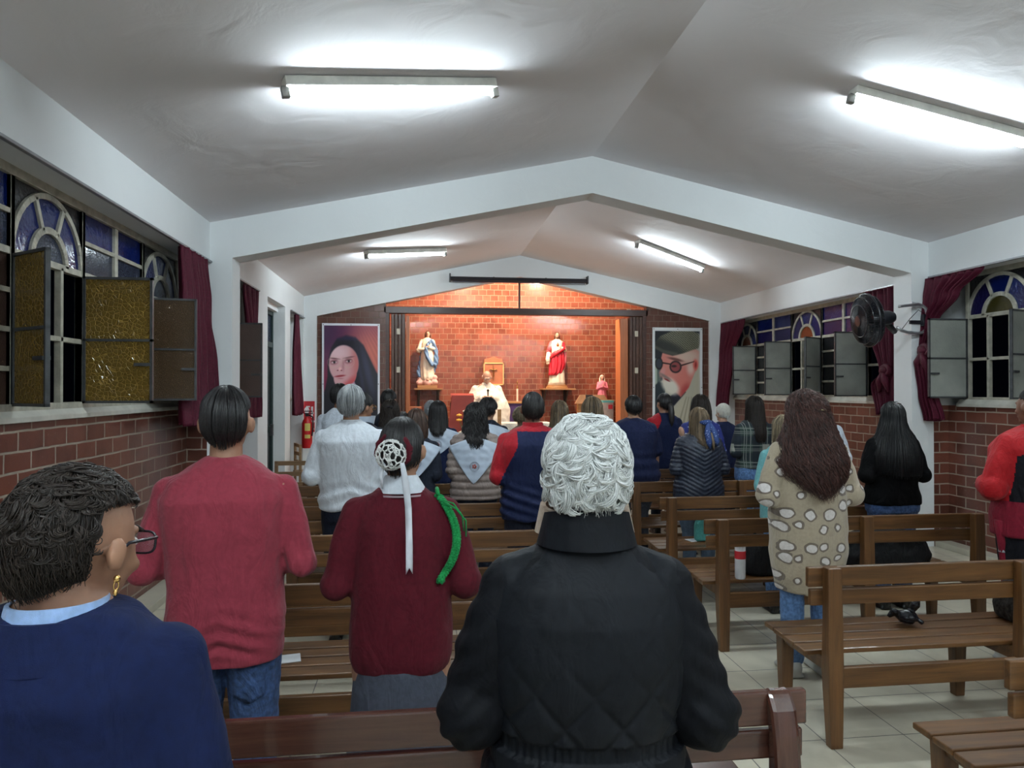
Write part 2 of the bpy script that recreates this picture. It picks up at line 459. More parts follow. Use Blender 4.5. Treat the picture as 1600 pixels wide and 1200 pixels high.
# ------------------------------------------------------------------ windows
def glass(name, c, rough=.12, bscale=40., bump=.6, trans=.6, crackle=False):
    T = NT(name); T.r(rough); T.b.inputs['Transmission Weight'].default_value = trans
    T.b.inputs['IOR'].default_value = 1.45
    tc = T.n('ShaderNodeTexCoord')
    if crackle:
        v = T.n('ShaderNodeTexVoronoi', i_Scale=bscale, feature='DISTANCE_TO_EDGE'); T.l(tc.outputs['Object'], v.inputs[0])
        h = T.ramp(v.outputs['Distance'], (0., 0.), (.12, 1.))
        T.base(T.mix(h, tuple(x*2.2 for x in c), c))
    else:
        v = T.n('ShaderNodeTexNoise', i_Scale=bscale, i_Detail=3.); T.l(tc.outputs['Object'], v.inputs[0]); h = v.outputs[0]
        n = T.n('ShaderNodeTexNoise', i_Scale=5.); T.l(tc.outputs['Object'], n.inputs[0])
        T.base(T.mix(n.outputs[0], tuple(x*.7 for x in c), tuple(x*1.4 for x in c)))
    T.bump(h, bump, .006); return T.m
G_BLUE = glass('blue_glass', (.006, .016, .13), .15, 35., .6, .35)
G_VIOL = glass('violet_glass', (.016, .014, .09), .2, 35., .6, .35)
G_CLEAR = glass('crackled_clear_glass', (.10, .12, .20), .1, 55., .9, .7, True)
G_ORANGE = glass('orange_glass', (.42, .09, .015), .2, 35.)
G_AMBER = glass('amber_crackled_glass', (.17, .105, .022), .16, 38., .9, .12, True)
G_BROWN = glass('brown_textured_glass', (.085, .05, .04), .3, 130., .6, .2)
G_GREY = glass('grey_frosted_glass', (.30, .31, .28), .35, 45., .6, .12)
G_SMOKE = glass('smoky_glass', (.03, .03, .035), .15, 45., .5, .5)
FRM = mat('aged_cream_frame', (.42, .40, .33), .55, nscale=14, var=.25, bump=.3, bscale=60)
STEEL = mat('dark_steel_frame', (.045, .047, .05), .45, nscale=20, var=.3)
SILL = mat('painted_sill', (.55, .54, .48), .5, nscale=8, var=.15)
NWIN = [0]
def window(side, units, label, arch_glass, leaves, grid_low):
    """side -1 left / +1 right; units: (kind, y0, y1)"""
    NWIN[0] += 1
    xf = -2.17 if side < 0 else 5.53          # plane of the frame
    Z0, ZT, Z1 = 1.55, 2.38, 2.80
    y0 = min(u[1] for u in units); y1 = max(u[2] for u in units)
    r = thing('window_%d' % NWIN[0], None, None, (xf, (y0+y1)/2, Z0)); struct(r, label)
    t = .02                                    # half thickness
    fr = MB(); w = .017
    def bar(ya, za, yb, zb, w=w, th=t):
        d = Vector((0, yb-ya, zb-za)); L = d.length; d.normalize(); nrm = Vector((0, -d.z, d.y))
        P = []
        for xx in (xf-th, xf+th):
            for a, b in ((0, -w), (L, -w), (L, w), (0, w)):
                P.append(Vector((xx, ya, za)) + d*a + nrm*b)
        fr.add(P, [(0,1,2,3), (7,6,5,4), (0,4,5,1), (1,5,6,2), (2,6,7,3), (3,7,4,0)])
    def arc(yc, zc_, rr, w=.017, n=20):
        for i in range(n):
            a, b = PI*i/n, PI*(i+1)/n
            P = []
            for xx in (xf-t, xf+t):
                for ang in (a, b):
                    for q in (rr-w, rr+w): P.append((xx, yc+q*math.cos(ang), zc_+q*math.sin(ang)))
            fr.add(P, [(0,1,3,2), (4,6,7,5), (0,4,5,1), (2,3,7,6), (0,2,6,4), (1,5,7,3)])
    panes = {}
    def pane(g, poly):
        m = panes.setdefault(g.name, (MB(), g))[0]
        m.prism(poly, 0, xf-.003, xf+.003)
    def fan(yc, zz, r0, r1, a0, a1, n=10):
        o = [(yc+r1*math.cos(a0+(a1-a0)*i/n), zz+r1*math.sin(a0+(a1-a0)*i/n)) for i in range(n+1)]
        if r0 <= 0: return o + [(yc, zz)]
        return o + [(yc+r0*math.cos(a1+(a0-a1)*i/n), zz+r0*math.sin(a1+(a0-a1)*i/n)) for i in range(n+1)]
    bar(y0-.02, Z1+.01, y1+.02, Z1+.01, .03, .03); bar(y0-.02, Z0, y1+.02, Z0, .02, .03)
    bar(y0-.02, ZT, y1+.02, ZT, .02)
    for kind, a, b in units:
        for y in (a, b): bar(y, Z0, y, Z1, .019, .024)
        c = (a+b)/2
        if kind == 'arch':
            R = (b-a)/2-.01; R1 = R*.50; s = min(1, (Z1-ZT-.015)/R)
            arc(c, ZT, R); arc(c, ZT, R1, .02)
            for da in (-.42, .42):
                ca, sa = math.sin(da), math.cos(da)
                bar(c+R1*ca, ZT+R1*sa, c+R*ca, ZT+R*sa, .015)
            pane(arch_glass, fan(c, ZT, 0, R1-.01, 0, PI))
            for q0, q1 in ((0, PI/2-.42), (PI/2-.42, PI/2+.42), (PI/2+.42, PI)): pane(G_BLUE if side < 0 else G_VIOL if q0 == 0 else G_BLUE, fan(c, ZT, R1, R, q0, q1))
            for sg in (-1, 1):   # dark spandrels
                e = [(c+sg*(R+.01), Z1), (c+sg*(R+.01), ZT)] + [(c+sg*R*math.cos(q), ZT+R*math.sin(q)) for q in [PI/2*i/8 for i in range(9)]]
                e = [p for p in e if p[1] <= Z1+.001]; pane(G_SMOKE, e)
            bar(a+(b-a)/3, Z0, a+(b-a)/3, ZT, .015); bar(b-(b-a)/3, Z0, b-(b-a)/3, ZT, .015); bar(a, 1.95, b, 1.95, .015)
        else:
            ym = (a+b)/2; bar(ym, Z0, ym, Z1, .024, .024)
            bar(a, (ZT+Z1)/2, b, (ZT+Z1)/2, .014)
            zs = [Z0+(ZT-Z0)*i/4 for i in range(5)]
            for z in zs[1:4]: bar(a, z, b, z, .014)
            for p, q in ((a, ym), (ym, b)):
                pane(G_BLUE, [(p, (ZT+Z1)/2), (q, (ZT+Z1)/2), (q, Z1), (p, Z1)])
                pane(G_VIOL if side > 0 else G_CLEAR, [(p, ZT), (q, ZT), (q, (ZT+Z1)/2), (p, (ZT+Z1)/2)])
                pane(grid_low, [(p, Z0), (q, Z0), (q, ZT), (p, ZT)])
    fr.build('window_frame', FRM, r, world=True, bevel=.003)
    for k in panes: panes[k][0].build('pane', panes[k][1], r, world=True)
    for (yh, dx, dy, g) in leaves:             # casement leaves swung into the room
        hx = xf - side*.03
        u = Vector((dx, dy, 0)); Lw = u.length; u.normalize(); n = Vector((-u.y, u.x, 0))
        h = Vector((hx, yh, 0)); z0, z1 = Z0+.01, ZT-.015
        def slab(m, a0, a1, za, zb, th):
            P = []
            for zz in (za, zb):
                for s_, q in ((a0, -th), (a1, -th), (a1, th), (a0, th)): P.append(h+u*s_+n*q+Vector((0, 0, zz)))
            m.add(P, [(0,3,2,1), (4,5,6,7), (0,1,5,4), (1,2,6,5), (2,3,7,6), (3,0,4,7)])
        m = MB(); e = .016
        slab(m, 0, e, z0, z1, .012); slab(m, Lw-e, Lw, z0, z1, .012); slab(m, 0, Lw, z0, z0+e, .012); slab(m, 0, Lw, z1-e, z1, .012)
        slab(m, 0, Lw, (z0+z1)/2-.008, (z0+z1)/2+.008, .012)
        cs = m.build('casement', STEEL, r, world=True)
        m = MB(); slab(m, .01, Lw-.01, z0+.01, z1-.01, .003); m.build('casement_glass', g, cs, world=True)
        m = MB(); slab(m, Lw-.11, Lw-.012, (z0+z1)/2-.165, (z0+z1)/2-.145, .02); m.build('handle', STEEL, cs, world=True)
    m = MB()
    if side < 0: m.prism([(BL-.2, 1.47), (BL+.035, 1.47), (BL+.035, 1.50), (BL-.0, 1.545), (BL-.2, 1.545)], 1, y0-.1, y1+.1)
    else: m.prism([(BR+.2, 1.47), (BR-.035, 1.47), (BR-.035, 1.50), (BR+.0, 1.545), (BR+.2, 1.545)], 1, y0-.1, y1+.1)
    m.build('window_sill', SILL, r, world=True, bevel=.004)
    return r
# left bay one, left bay two, left bay three
A = .79; Gd = .97
window(-1, [('grid', 2.10, 3.06), ('grid', 3.06, 4.03), ('arch', 4.03, 4.82), ('grid', 4.82, 5.79), ('arch', 5.79, 6.58)], 'cream arched window with open amber casements, nearest on the left', G_CLEAR,
       [(4.03, .27, -.21, G_AMBER), (4.80, .42, .0, G_AMBER), (5.83, .36, .06, glass('dark_amber_glass', (.055, .03, .012), .3, 90., .6, .12, True)), ], G_BROWN)
window(-1, [('arch', 7.14, 7.93), ('arch', 7.93, 8.73)], 'arched window beyond the left column with a brown casement', G_CLEAR,
       [(7.93, .42, .0, G_BROWN), (7.16, .2, -.0, G_AMBER)], G_SMOKE)
window(-1, [('arch', 10.84, 11.90)], 'narrow window behind the far left curtain', G_CLEAR, [], G_SMOKE)
window(1, [('grid', 3.85, 4.80), ('arch', 4.80-.02, 5.76), ('arch', 5.78, 6.57)], 'arched window with open casements, nearest on the right', glass('olive_glass', (.10, .085, .02), .2, 40.),
       [(6.56, -.43, .0, G_GREY), (5.80, -.32, -.13, G_GREY)], G_SMOKE)
window(1, [('arch', 7.40, 8.20), ('grid', 8.20, 9.22), ('arch', 9.22, 10.03), ('grid', 10.03, 11.15), ('arch', 11.15, 11.92)], 'long arched window with open grey casements beyond the right column', G_ORANGE,
       [(8.20, -.43, .0, G_GREY), (9.24, -.34, -.20, G_GREY), (10.03, -.42, .0, G_GREY), (11.17, -.40, .0, G_GREY)], G_SMOKE)
# glazed metal door in the left wall
GREEN = mat('dark_green_paint', (.012, .03, .028), .4)
r = thing('door_3', None, None, (BL, 9.86, 0)); struct(r, 'dark green metal door with glass between the white piers')
m = MB()
for a, b in ((9.28, 9.34), (10.37, 10.43), (9.83, 9.89)): m.box((BL-.02, a, 0), (BL+.04, b, 2.75))
for z0, z1 in ((0, .25), (1.05, 1.13), (2.24, 2.31), (2.69, 2.75)): m.box((BL-.018, 9.28, z0), (BL+.038, 10.43, z1))
m.build('door_frame', GREEN, r, world=True, bevel=.004)
m = MB(); m.box((BL+.005, 9.3, .1), (BL+.012, 10.4, 2.24)); m.build('door_glass', G_SMOKE, r, world=True)
m = MB(); m.box((BL+.005, 9.3, 2.3), (BL+.012, 10.4, 2.7)); m.build('transom_glass', G_CLEAR, r, world=True)
m = MB(); m.box((BL+.04, 10.2, 1.0), (BL+.08, 10.26, 1.16)); m.build('door_handle', STEEL, r, world=True, bevel=.004)
# curtain rails under the beams
RAIL = mat('aluminium_rail', (.30, .31, .33), .35, .6)
for nm, x, a, b, lab in (('l', XL+.015, 1.9, 6.80, 'grey curtain rail under the near left beam'), ('l', XL+.015, 7.12, 8.74, 'grey curtain rail under the beam beyond the left column'),
                    ('l', XL+.015, 10.84, 12.0, 'short grey curtain rail beside the far left corner'),
                    ('r', XR-.015, 1.9, 6.80, 'grey curtain rail under the near right beam'), ('r', XR-.015, 7.12, 12.0, 'long grey curtain rail under the beam beyond the right column')):
    r = thing('curtain_rail', lab, 'curtain rail', (x, (a+b)/2, ZB), 0, 'curtain rails')
    m = MB(); m.box((x-.014, a, ZB-.018), (x+.014, b, ZB)); m.build('track', RAIL, r, world=True, bevel=.003)
# ------------------------------------------------------------------ curtains
CUR = fabric('burgundy_cloth', (.070, .004, .017), .65, 700, .25, .15, .15, 7.)
def interp(lv, z, k):
    for (a, b) in zip(lv[:-1], lv[1:]):
        if b[0] <= z <= a[0]:
            t = (a[0]-z)/(a[0]-b[0]); t = t*t*(3-2*t); return a[k]*(1-t)+b[k]*t
    return lv[-1][k] if z < lv[-1][0] else lv[0][k]
def curtain(x, lv, nf, label, knot=None, ph=0.):
    """lv: (z, y0, y1, amplitude, x offset) from top to bottom"""
    zt, zb = lv[0][0], lv[-1][0]; nu, nv = nf*12, 60
    m = MB(); vs = []; fs = []
    for j in range(nv+1):
        z = zt+(zb-zt)*j/nv; a = interp(lv, z, 1); b = interp(lv, z, 2); am = interp(lv, z, 3); xo = interp(lv, z, 4)
        for i in range(nu+1):
            u = i/nu; w = u + .012*math.sin(z*3+u*9)
            q = math.sin(2*PI*nf*w+ph+.5*math.sin(z*2.1+u*5)) + .35*math.sin(2*PI*nf*.47*w+z*1.3)
            vs.append((x+xo+am*q, a+(b-a)*u, z+.012*math.sin(u*17)*(j/nv)**4))
    for j in range(nv):
        for i in range(nu):
            k = j*(nu+1)+i; fs.append((k, k+1, k+nu+2, k+nu+1))
    m.add(vs, fs)
    y = (lv[-1][1]+lv[-1][2])/2
    r = thing('curtain', label, 'curtain', (x, y, zb), 0, 'burgundy curtains')
    o = m.build('cloth', CUR, r, smooth=True, world=True, fixn=False)
    sm = o.modifiers.new('thickness', 'SOLIDIFY'); sm.thickness = .004
    m = MB(); m.tube([(x, lv[0][1], zt+.0), (x, lv[0][2], zt+.0)], .006, 8); m.build('heading_tape', CUR, r, world=True)
    if knot:
        ky, kz, kx = knot
        m = MB()
        m.ell((kx, ky, kz), (.06, .075, .055)); 
        m.tube([(kx+.02*math.cos(t), ky+.10*math.cos(t), kz+.05*math.sin(t)) for t in [2*PI*i/18 for i in range(19)]], .028, 10, cap=False)
        for dy in (-.05, .05):
            m.tube([(kx-.02, ky, kz-.02), (kx-.04, ky+dy, kz-.12), (kx-.02, ky+dy*1.6, kz-.24)], [.03, .04, .015], 10)
        m.build('tie_knot', CUR, r, smooth=True, world=True)
curtain(XL+.02, [(2.805, 5.95, 6.62, .03, 0), (2.4, 5.98, 6.72, .04, .01), (1.9, 5.98, 6.78, .045, .02), (1.35, 5.93, 6.80, .05, .03)], 8, 'burgundy curtain beside the left column, behind the man in the pink sweater')
curtain(XL+.0, [(2.805, 8.05, 8.72, .025, 0), (2.3, 8.25, 8.66, .03, 0), (1.33, 8.1, 8.74, .04, .02)], 6, 'burgundy curtain beyond the left column, half covered by a brown casement')
curtain(XL+.0, [(2.805, 11.25, 11.5, .025, 0), (2.2, 11.15, 11.62, .03, 0), (1.25, 11.0, 11.72, .035, .02)], 5, 'narrow burgundy curtain over the fire extinguisher')
curtain(XR-.03, [(2.805, 6.05, 6.80, .025, 0), (2.6, 6.34, 6.80, .03, -.02), (2.35, 6.60, 6.82, .025, -.04), (2.08, 6.68, 6.82, .02, -.07), (1.9, 6.62, 6.81, .04, -.11), (1.6, 6.60, 6.80, .045, -.08), (1.33, 6.60, 6.80, .05, -.02)], 7,
        'burgundy curtain knotted beside the right column', (6.72, 2.05, XR-.13))
curtain(XR-.03, [(2.805, 7.14, 7.80, .03, 0), (2.3, 7.14, 7.72, .035, 0), (1.84, 7.2, 7.52, .03, -.03), (1.7, 7.22, 7.68, .035, -.03), (1.36, 7.25, 7.6, .04, -.02)], 7,
        'burgundy curtain tied with a bow beyond the right column', (7.4, 1.86, XR-.09))
curtain(XR-.03, [(2.805, 11.05, 11.95, .03, 0), (2.2, 11.45, 11.98, .03, -.02), (1.35, 11.62, 12.0, .035, -.05)], 8, 'burgundy curtain in the far right corner beside the man banner')
# ------------------------------------------------------------------ benches
W1 = wood_mat('bench_wood', (.062, .025, .007), (.180, .080, .024), .42, 0, .06)
W1V = wood_mat('bench_post_wood', (.062, .025, .007), (.165, .072, .022), .42, 2, .06)
W2 = wood_mat('reddish_bench_wood', (.040, .013, .009), (.09, .032, .021), .22, 0, .4)
W2V = wood_mat('reddish_post_wood', (.040, .013, .009), (.09, .032, .021), .2, 2, .4)
def bench(label, x0, x1, y, posts, group, red=False, H=.82):
    A_, B_ = (W2, W2V) if red else (W1, W1V)
    r = thing('bench', label, 'bench', ((x0+x1)/2, y+.2, 0), 0, group)
    cx = (x0+x1)/2
    def W(p): return (p[0]-cx, p[1]-.2, p[2])
    a, b = x0-cx, x1-cx
    def at(m): m.v = [(v[0], v[1]-.2, v[2]) for v in m.v]; return m
    m = MB()
    for z0, z1, e in ((H-.093, H, 0), (H-.18, H-.103, .012)):
        m.box((a-e*0+e, .028, z0), (b-e, .054, z1))
    at(m).build('backrest', A_, r, bevel=.006)
    m = MB()
    for i in range(4):
        s0 = .065+i*.108
        m.box((a+.005*i, s0, .398), (b-.005*i, s0+.096, .422))
    at(m).build('seat', A_, r, bevel=.005)
    m = MB(); m.box((posts[0]-cx, -.010, .265), (posts[-1]-cx, .022, .36)); at(m).build('stretcher', A_, r, bevel=.004)
    for px in posts:
        q = px-cx; w = .036
        m = MB()
        def rect(yy0, yy1, z, ww=w): return [(q-ww, yy0, z), (q+ww, yy0, z), (q+ww, yy1, z), (q-ww, yy1, z)]
        if red:
            m.rings([rect(-.03, .02, 0), rect(-.035, .035, .38), rect(-.035, .028, .62), rect(-.02, .028, H-.10), rect(-.005, .040, H-.04), rect(.015, .05, H-.012), rect(.03, .055, H+.004)])
            at(m).build('leg', B_, r, bevel=.014)
        else:
            m.rings([rect(-.035, .012, 0, .030), rect(-.032, .035, .34, .038), rect(-.028, .028, .6), rect(-.022, .028, H+.004, .034)])
            at(m).build('leg', B_, r, bevel=.005)
        m = MB(); m.rings([rect(.41, .455, 0, .027), rect(.40, .47, .36, .034), rect(.40, .47, .398, .034)]); at(m).build('leg', B_, r, bevel=.005)
        m = MB(); m.box((q-.022, .03, .335), (q+.022, .42, .398)); at(m).build('seat_bearer', A_, r, bevel=.003)
    return r
GR, GL = 'benches right of the aisle', 'benches left of the aisle'
PR3 = [1.885, 2.87, 3.74]
bench('nearest bench right of the aisle, only its seat slats in the bottom right corner', 1.78, 3.85, 1.93, PR3, GR)
bench('brown slatted bench with an empty seat, right foreground behind the leopard cardigan', 1.78, 3.85, 3.07, PR3, GR)
bench('brown slatted bench carrying the black bag with a white bottle', 1.78, 3.72, 4.28, [1.885, 2.87, 3.66], GR)
bench('brown slatted bench just behind the woman in the quilted navy jacket', 1.80, 3.85, 5.20, PR3, GR)
bench('brown slatted bench just behind the woman in jeans and plaid shirt', 1.80, 3.85, 6.10, PR3, GR)
bench('brown slatted bench behind the person with the white cap', 1.80, 3.85, 7.05, PR3, GR)
bench('farthest brown slatted bench right of the aisle', 1.80, 3.85, 8.05, PR3, GR)
PL3 = [-.9, 0.0, .9]
bench('dark reddish varnished bench with rounded posts in front of the white haired woman', -1.08, 1.035, 1.78, [-.96, .955], GL, True, .835)
bench('brown slatted bench behind the girl in the maroon sweater, its seat in view', -1.0, 1.02, 3.07, PL3, GL)
bench('brown slatted bench just behind the man in red and navy', -1.0, 1.02, 4.09, PL3, GL)
bench('brown slatted bench just behind the kerchiefed women', -1.0, 1.02, 5.10, PL3, GL)
bench('brown slatted bench whose end shows beside the man in the white shirt', -1.42, 1.0, 6.2, [-1.33, 0, .9], GL)
bench('farthest brown slatted bench left of the aisle', -1.2, 1.0, 7.25, [-1.1, 0, .9], GL)
# ------------------------------------------------------------------ people: tools
def fuse(mb, voxel, smooth=4, fac=.5):
    """one continuous surface out of overlapping closed shapes"""
    me = bpy.data.meshes.new('t'); me.from_pydata(mb.v, [], mb.f)
    bm = bmesh.new(); bm.from_mesh(me); bmesh.ops.recalc_face_normals(bm, faces=bm.faces); bm.to_mesh(me); bm.free()
    ob = bpy.data.objects.new('t', me); COL.objects.link(ob)
    r = ob.modifiers.new('r', 'REMESH'); r.mode = 'VOXEL'; r.voxel_size = voxel; r.adaptivity = 0
    if smooth:
        k = ob.modifiers.new('s', 'SMOOTH'); k.iterations = smooth; k.factor = fac
    dg = bpy.context.evaluated_depsgraph_get()
    m2 = bpy.data.meshes.new_from_object(ob.evaluated_get(dg))
    bpy.data.objects.remove(ob); bpy.data.meshes.remove(me)
    m2.materials.clear()
    return m2
def arr(me):
    a = np.empty(len(me.vertices)*3); me.vertices.foreach_get('co', a); return a.reshape(-1, 3)
def nrm(me):
    a = np.empty(len(me.vertices)*3); me.vertices.foreach_get('normal', a); return a.reshape(-1, 3)
def setv(me, a): me.vertices.foreach_set('co', a.ravel()); me.update()
def displace(me, fn):
    a = arr(me); n = nrm(me); d = fn(a, n); setv(me, a + n*d[:, None])
def pnoise(a, s, seed=0, zs=1.):
    return np.array([noise.noise((p[0]*s+seed, p[1]*s+seed*.7, p[2]*s*zs-seed)) for p in a])
def place(me, name, m, parent, label=None, paint=None):
    me.name = name
    ms = m if isinstance(m, (list, tuple)) else [m]
    for x in ms: me.materials.append(x)
    me.polygons.foreach_set('use_smooth', [True]*len(me.polygons))
    if paint is not None and len(ms) > 1:
        c = np.empty(len(me.polygons)*3); me.polygons.foreach_get('center', c)
        me.polygons.foreach_set('material_index', paint(c.reshape(-1, 3)).astype(int))
    o = bpy.data.objects.new(name, me); COL.objects.link(o); o.parent = parent
    if label: o['label'] = label
    return o
def sring(z, hw, hd, yc=0, xc=0, n=28, e=2.35):
    R = []
    for j in range(n):
        t = 2*PI*j/n; c, s_ = math.cos(t), math.sin(t)
        R.append((xc+hw*math.copysign(abs(c)**(2/e), c), yc+hd*math.copysign(abs(s_)**(2/e), s_), z))
    return R
def capsule(m, pts, r, n=14):
    m.tube(pts, r, n)
    for p, q in ((pts[0], r[0]), (pts[-1], r[-1])): m.ell(p, (q*.995,)*3, nu=n, nv=8)
    for p, q in zip(pts[1:-1], r[1:-1]): m.ell(p, (q*.99,)*3, nu=n, nv=8)
def skin_mat(name, c):
    if name in MATS: return MATS[name]
    T = NT(name); T.r(.5); T.b.inputs['Subsurface Weight'].default_value = .08
    T.b.inputs['Subsurface Radius'].default_value = (.01, .004, .002)
    tc = T.n('ShaderNodeTexCoord'); n = T.n('ShaderNodeTexNoise', i_Scale=35., i_Detail=4.); T.l(tc.outputs['Object'], n.inputs[0])
    T.base(T.ramp(n.outputs[0], (.3, tuple(v*.88 for v in c)), (.7, c))); T.bump(n.outputs[0], .08, .004)
    MATS[name] = T.m; return T.m
def hair_mat(name, c1, c2, rough=.42, spec=.5):
    if name in MATS: return MATS[name]
    T = NT(name); T.r(rough); T.b.inputs['Specular IOR Level'].default_value = spec
    g = T.n('ShaderNodeNewGeometry')
    tc = T.n('ShaderNodeTexCoord'); n = T.n('ShaderNodeTexNoise', i_Scale=25., i_Detail=4.); T.l(tc.outputs['Object'], n.inputs[0])
    f = T.math('MULTIPLY_ADD', g.outputs['Random Per Island'], .6, T.math('MULTIPLY', n.outputs[0], .5))
    T.base(T.ramp(f, (.2, c1), (.8, c2)))
    MATS[name] = T.m; return T.m
SK_T = skin_mat('tan_skin', (.36, .185, .115)); SK_L = skin_mat('fair_skin', (.52, .30, .21)); SK_D = skin_mat('brown_skin', (.22, .105, .065))
H_BLACK = hair_mat('black_hair', (.003, .003, .004), (.026, .023, .024)); H_DBR = hair_mat('dark_brown_hair', (.009, .006, .005), (.026, .017, .013), .5, .35)
H_BR = hair_mat('brown_hair', (.010, .005, .004), (.085, .042, .027)); H_AUB = hair_mat('reddish_brown_hair', (.005, .002, .002), (.115, .046, .036), .45)
H_WHITE = hair_mat('white_hair', (.36, .37, .36), (.85, .86, .85), .45); H_GREY = hair_mat('grey_hair', (.12, .125, .13), (.48, .49, .50), .5)
H_BLOND = hair_mat('ash_blond_hair', (.035, .025, .015), (.34, .265, .165), .5); H_HIGH = hair_mat('highlighted_hair', (.015, .009, .006), (.24, .165, .095), .45)
JEANS = fabric('blue_denim', (.045, .085, .20), .8, 900, .5, .35, .1); JEANS_L = fabric('light_denim', (.10, .19, .38), .8, 900, .5, .3, .1)
PANT_N = fabric('navy_trousers', (.008, .011, .024), .8); SHOE_B = mat('black_shoe', (.012, .012, .013), .35); SHOE_W = mat('white_sneaker', (.5, .5, .48), .5)

TORSO = {'m': [(.84,.165,.112,0), (.93,.168,.118,0), (1.03,.158,.112,0), (1.13,.163,.115,0), (1.24,.178,.122,-.004), (1.33,.180,.118,-.010), (1.39,.160,.095,-.012), (1.435,.105,.072,-.010), (1.47,.056,.058,-.005)],
         'f': [(.84,.172,.118,0), (.93,.168,.118,0), (1.03,.142,.105,0), (1.13,.145,.110,0), (1.24,.155,.122,.004), (1.33,.158,.112,-.004), (1.39,.142,.090,-.010), (1.435,.095,.068,-.010), (1.47,.050,.052,-.005)]}
def tor(sex, z):
    T = TORSO[sex]
    if z <= T[0][0]: return T[0][1:]
    for a, b in zip(T[:-1], T[1:]):
        if z <= b[0]:
            t = (z-a[0])/(b[0]-a[0]); return tuple(a[i]*(1-t)+b[i]*t for i in (1, 2, 3))
    return T[-1][1:]
NP = [0]
class Person:
    def __init__(s, label, x, y, face=0., h=1.65, w=1., d=1., sex='f', skin=SK_T, yaw=0., pitch=0., roll=0., arms='folded', vox=.011, z0=0., cat='person', elbow=0., seed=None, hands=True, face_detail=False, group=None, nk=0., sw=None, ear=0.):
        s.ear = ear; s.x, s.y, s.h, s.w, s.d, s.sex, s.skin = x, y, h, w, d, sex, skin
        s.k = h/1.70; s.vox = vox; NP[0] += 1; s.seed = NP[0]*3.7 if seed is None else seed
        s.root = thing('person', label, cat, (x, y, z0), math.radians(face), group)
        s.Mh = Matrix.Translation((0, -.002+nk*.3, 1.465-nk)) @ (rotm(0, 0, math.radians(yaw)) @ rotm(math.radians(-pitch), math.radians(roll), 0)).to_4x4()
        sj = (.178 if sex == 'm' else .155)*(.55+.45*w)
        s.sj = sj = sw or sj; e = .026+.03*w+elbow
        P = {'folded': ((e, -.035, 1.10), (-.075, .20, 1.09)), 'low': ((e, -.04, 1.09), (-.07, .19, .98)), 'prayer': ((e-.01, -.01, 1.12), (-.12, .20, 1.20)),
             'down': ((e-.015, -.02, 1.10), (e+.0, .03, .86))}[arms]
        s.arm = {}
        for sg in (-1, 1):
            sh = Vector((sg*sj, -.008, 1.350)); el = Vector((sg*(sj+P[0][0]), P[0][1], P[0][2]))
            wr = Vector((sg*(sj+P[1][0]), P[1][1]*(.5+.5*d), P[1][2]))
            s.arm[sg] = [sh, el, wr]
        s.pose = arms; s.hands = hands; s.fd = face_detail
    def K(s, m): m.v = [(p[0]*s.k, p[1]*s.k, p[2]*s.k) for p in m.v]; return m
    def hp(s, p): return s.Mh @ Vector(p)
    def hand(s, m, wr, dr, sg, down=Vector((0, 0, -1)), curl=.9):
        """palm with five separate bent fingers"""
        dr = dr.normalized(); side = dr.cross(down).normalized(); nn = side.cross(dr).normalized()   # nn = palm normal
        R = Matrix((side, dr, nn)).transposed()
        pc = wr + dr*.05
        m.ell(pc, (.040, .052, .016), R, 14, 10); capsule(m, [wr-dr*.02, wr+dr*.03], [.024, .028], 10)
        for i, (off, L) in enumerate(((-.030, .066), (-.010, .075), (.010, .070), (.029, .056))):
            b = pc + side*off + dr*.036; pts = [b]; a = .15; q = b
            for j, f in enumerate((.45, .32, .23)):
                a += curl*(.35+.12*i*.5)
                q = q + (dr*math.cos(a) + nn*(-1)*math.sin(a)*-1)*L*f; pts.append(q)
            capsule(m, pts, [.0085, .008, .0075, .0065], 8)
        t0 = pc - dr*.02 + side*(-sg)*.030
        capsule(m, [t0, t0 + dr*.022 + side*(-sg)*.018 + nn*.008, t0 + dr*.048 + side*(-sg)*.020 + nn*.018], [.012, .010, .008], 8)
    def body(s, vox=None):
        m = MB(); w, d = s.w, s.d
        m.rings([sring(z, hw*w-.012, hd*d-.012, yc) for z, hw, hd, yc in TORSO[s.sex]])
        for sg in (-1, 1):
            sh, el, wr = s.arm[sg]; aw = .8+.2*w
            capsule(m, [sh, sh.lerp(el, .5), el, el.lerp(wr, .4), wr], [.052*aw, .044*aw, .037*aw, .036*aw, .025])
            if s.hands: s.hand(m, wr, (wr-el), sg, Vector((0, 0, -1)) if s.pose != 'down' else Vector((0, -1, 0)), .55)
            hx = .088*w
            capsule(m, [(sg*hx, 0, .86), (sg*(hx+.004), .005, .66), (sg*.09, .012, .47), (sg*.092, -.006, .30), (sg*.092, -.012, .09)], [.088*w**.7, .070*w**.5, .050, .050, .034])
            m.ell((sg*.095, .045, .04), (.038, .11, .035))
        H = s.hp
        Rh = s.Mh.to_3x3()
        m.tube([(0, -.012, 1.38), (0, -.012, 1.46), H((0, .0, .06))], [.064, .054, .052], 16)
        m.ell(H((0, -.006, .128)), (.076, .096, .104), Rh, 24, 16)
        m.ell(H((0, .032, .078)), (.058, .058, .072), Rh); m.ell(H((0, .050, .100)), (.060, .046, .080), Rh)
        m.ell(H((0, .082, .022)), (.022, .017, .018), Rh, 12, 8)                     # chin
        m.tube([H((0, .092, .125)), H((0, .112, .086))], [.008, .014], 10); m.ell(H((0, .108, .083)), (.015, .013, .010), Rh, 10, 8)
        m.ell(H((0, .086, .140)), (.048, .016, .012), Rh, 14, 8)                     # brow
        m.ell(H((0, .096, .056)), (.024, .011, .006), Rh, 12, 8); m.ell(H((0, .094, .047)), (.021, .010, .006), Rh, 12, 8)
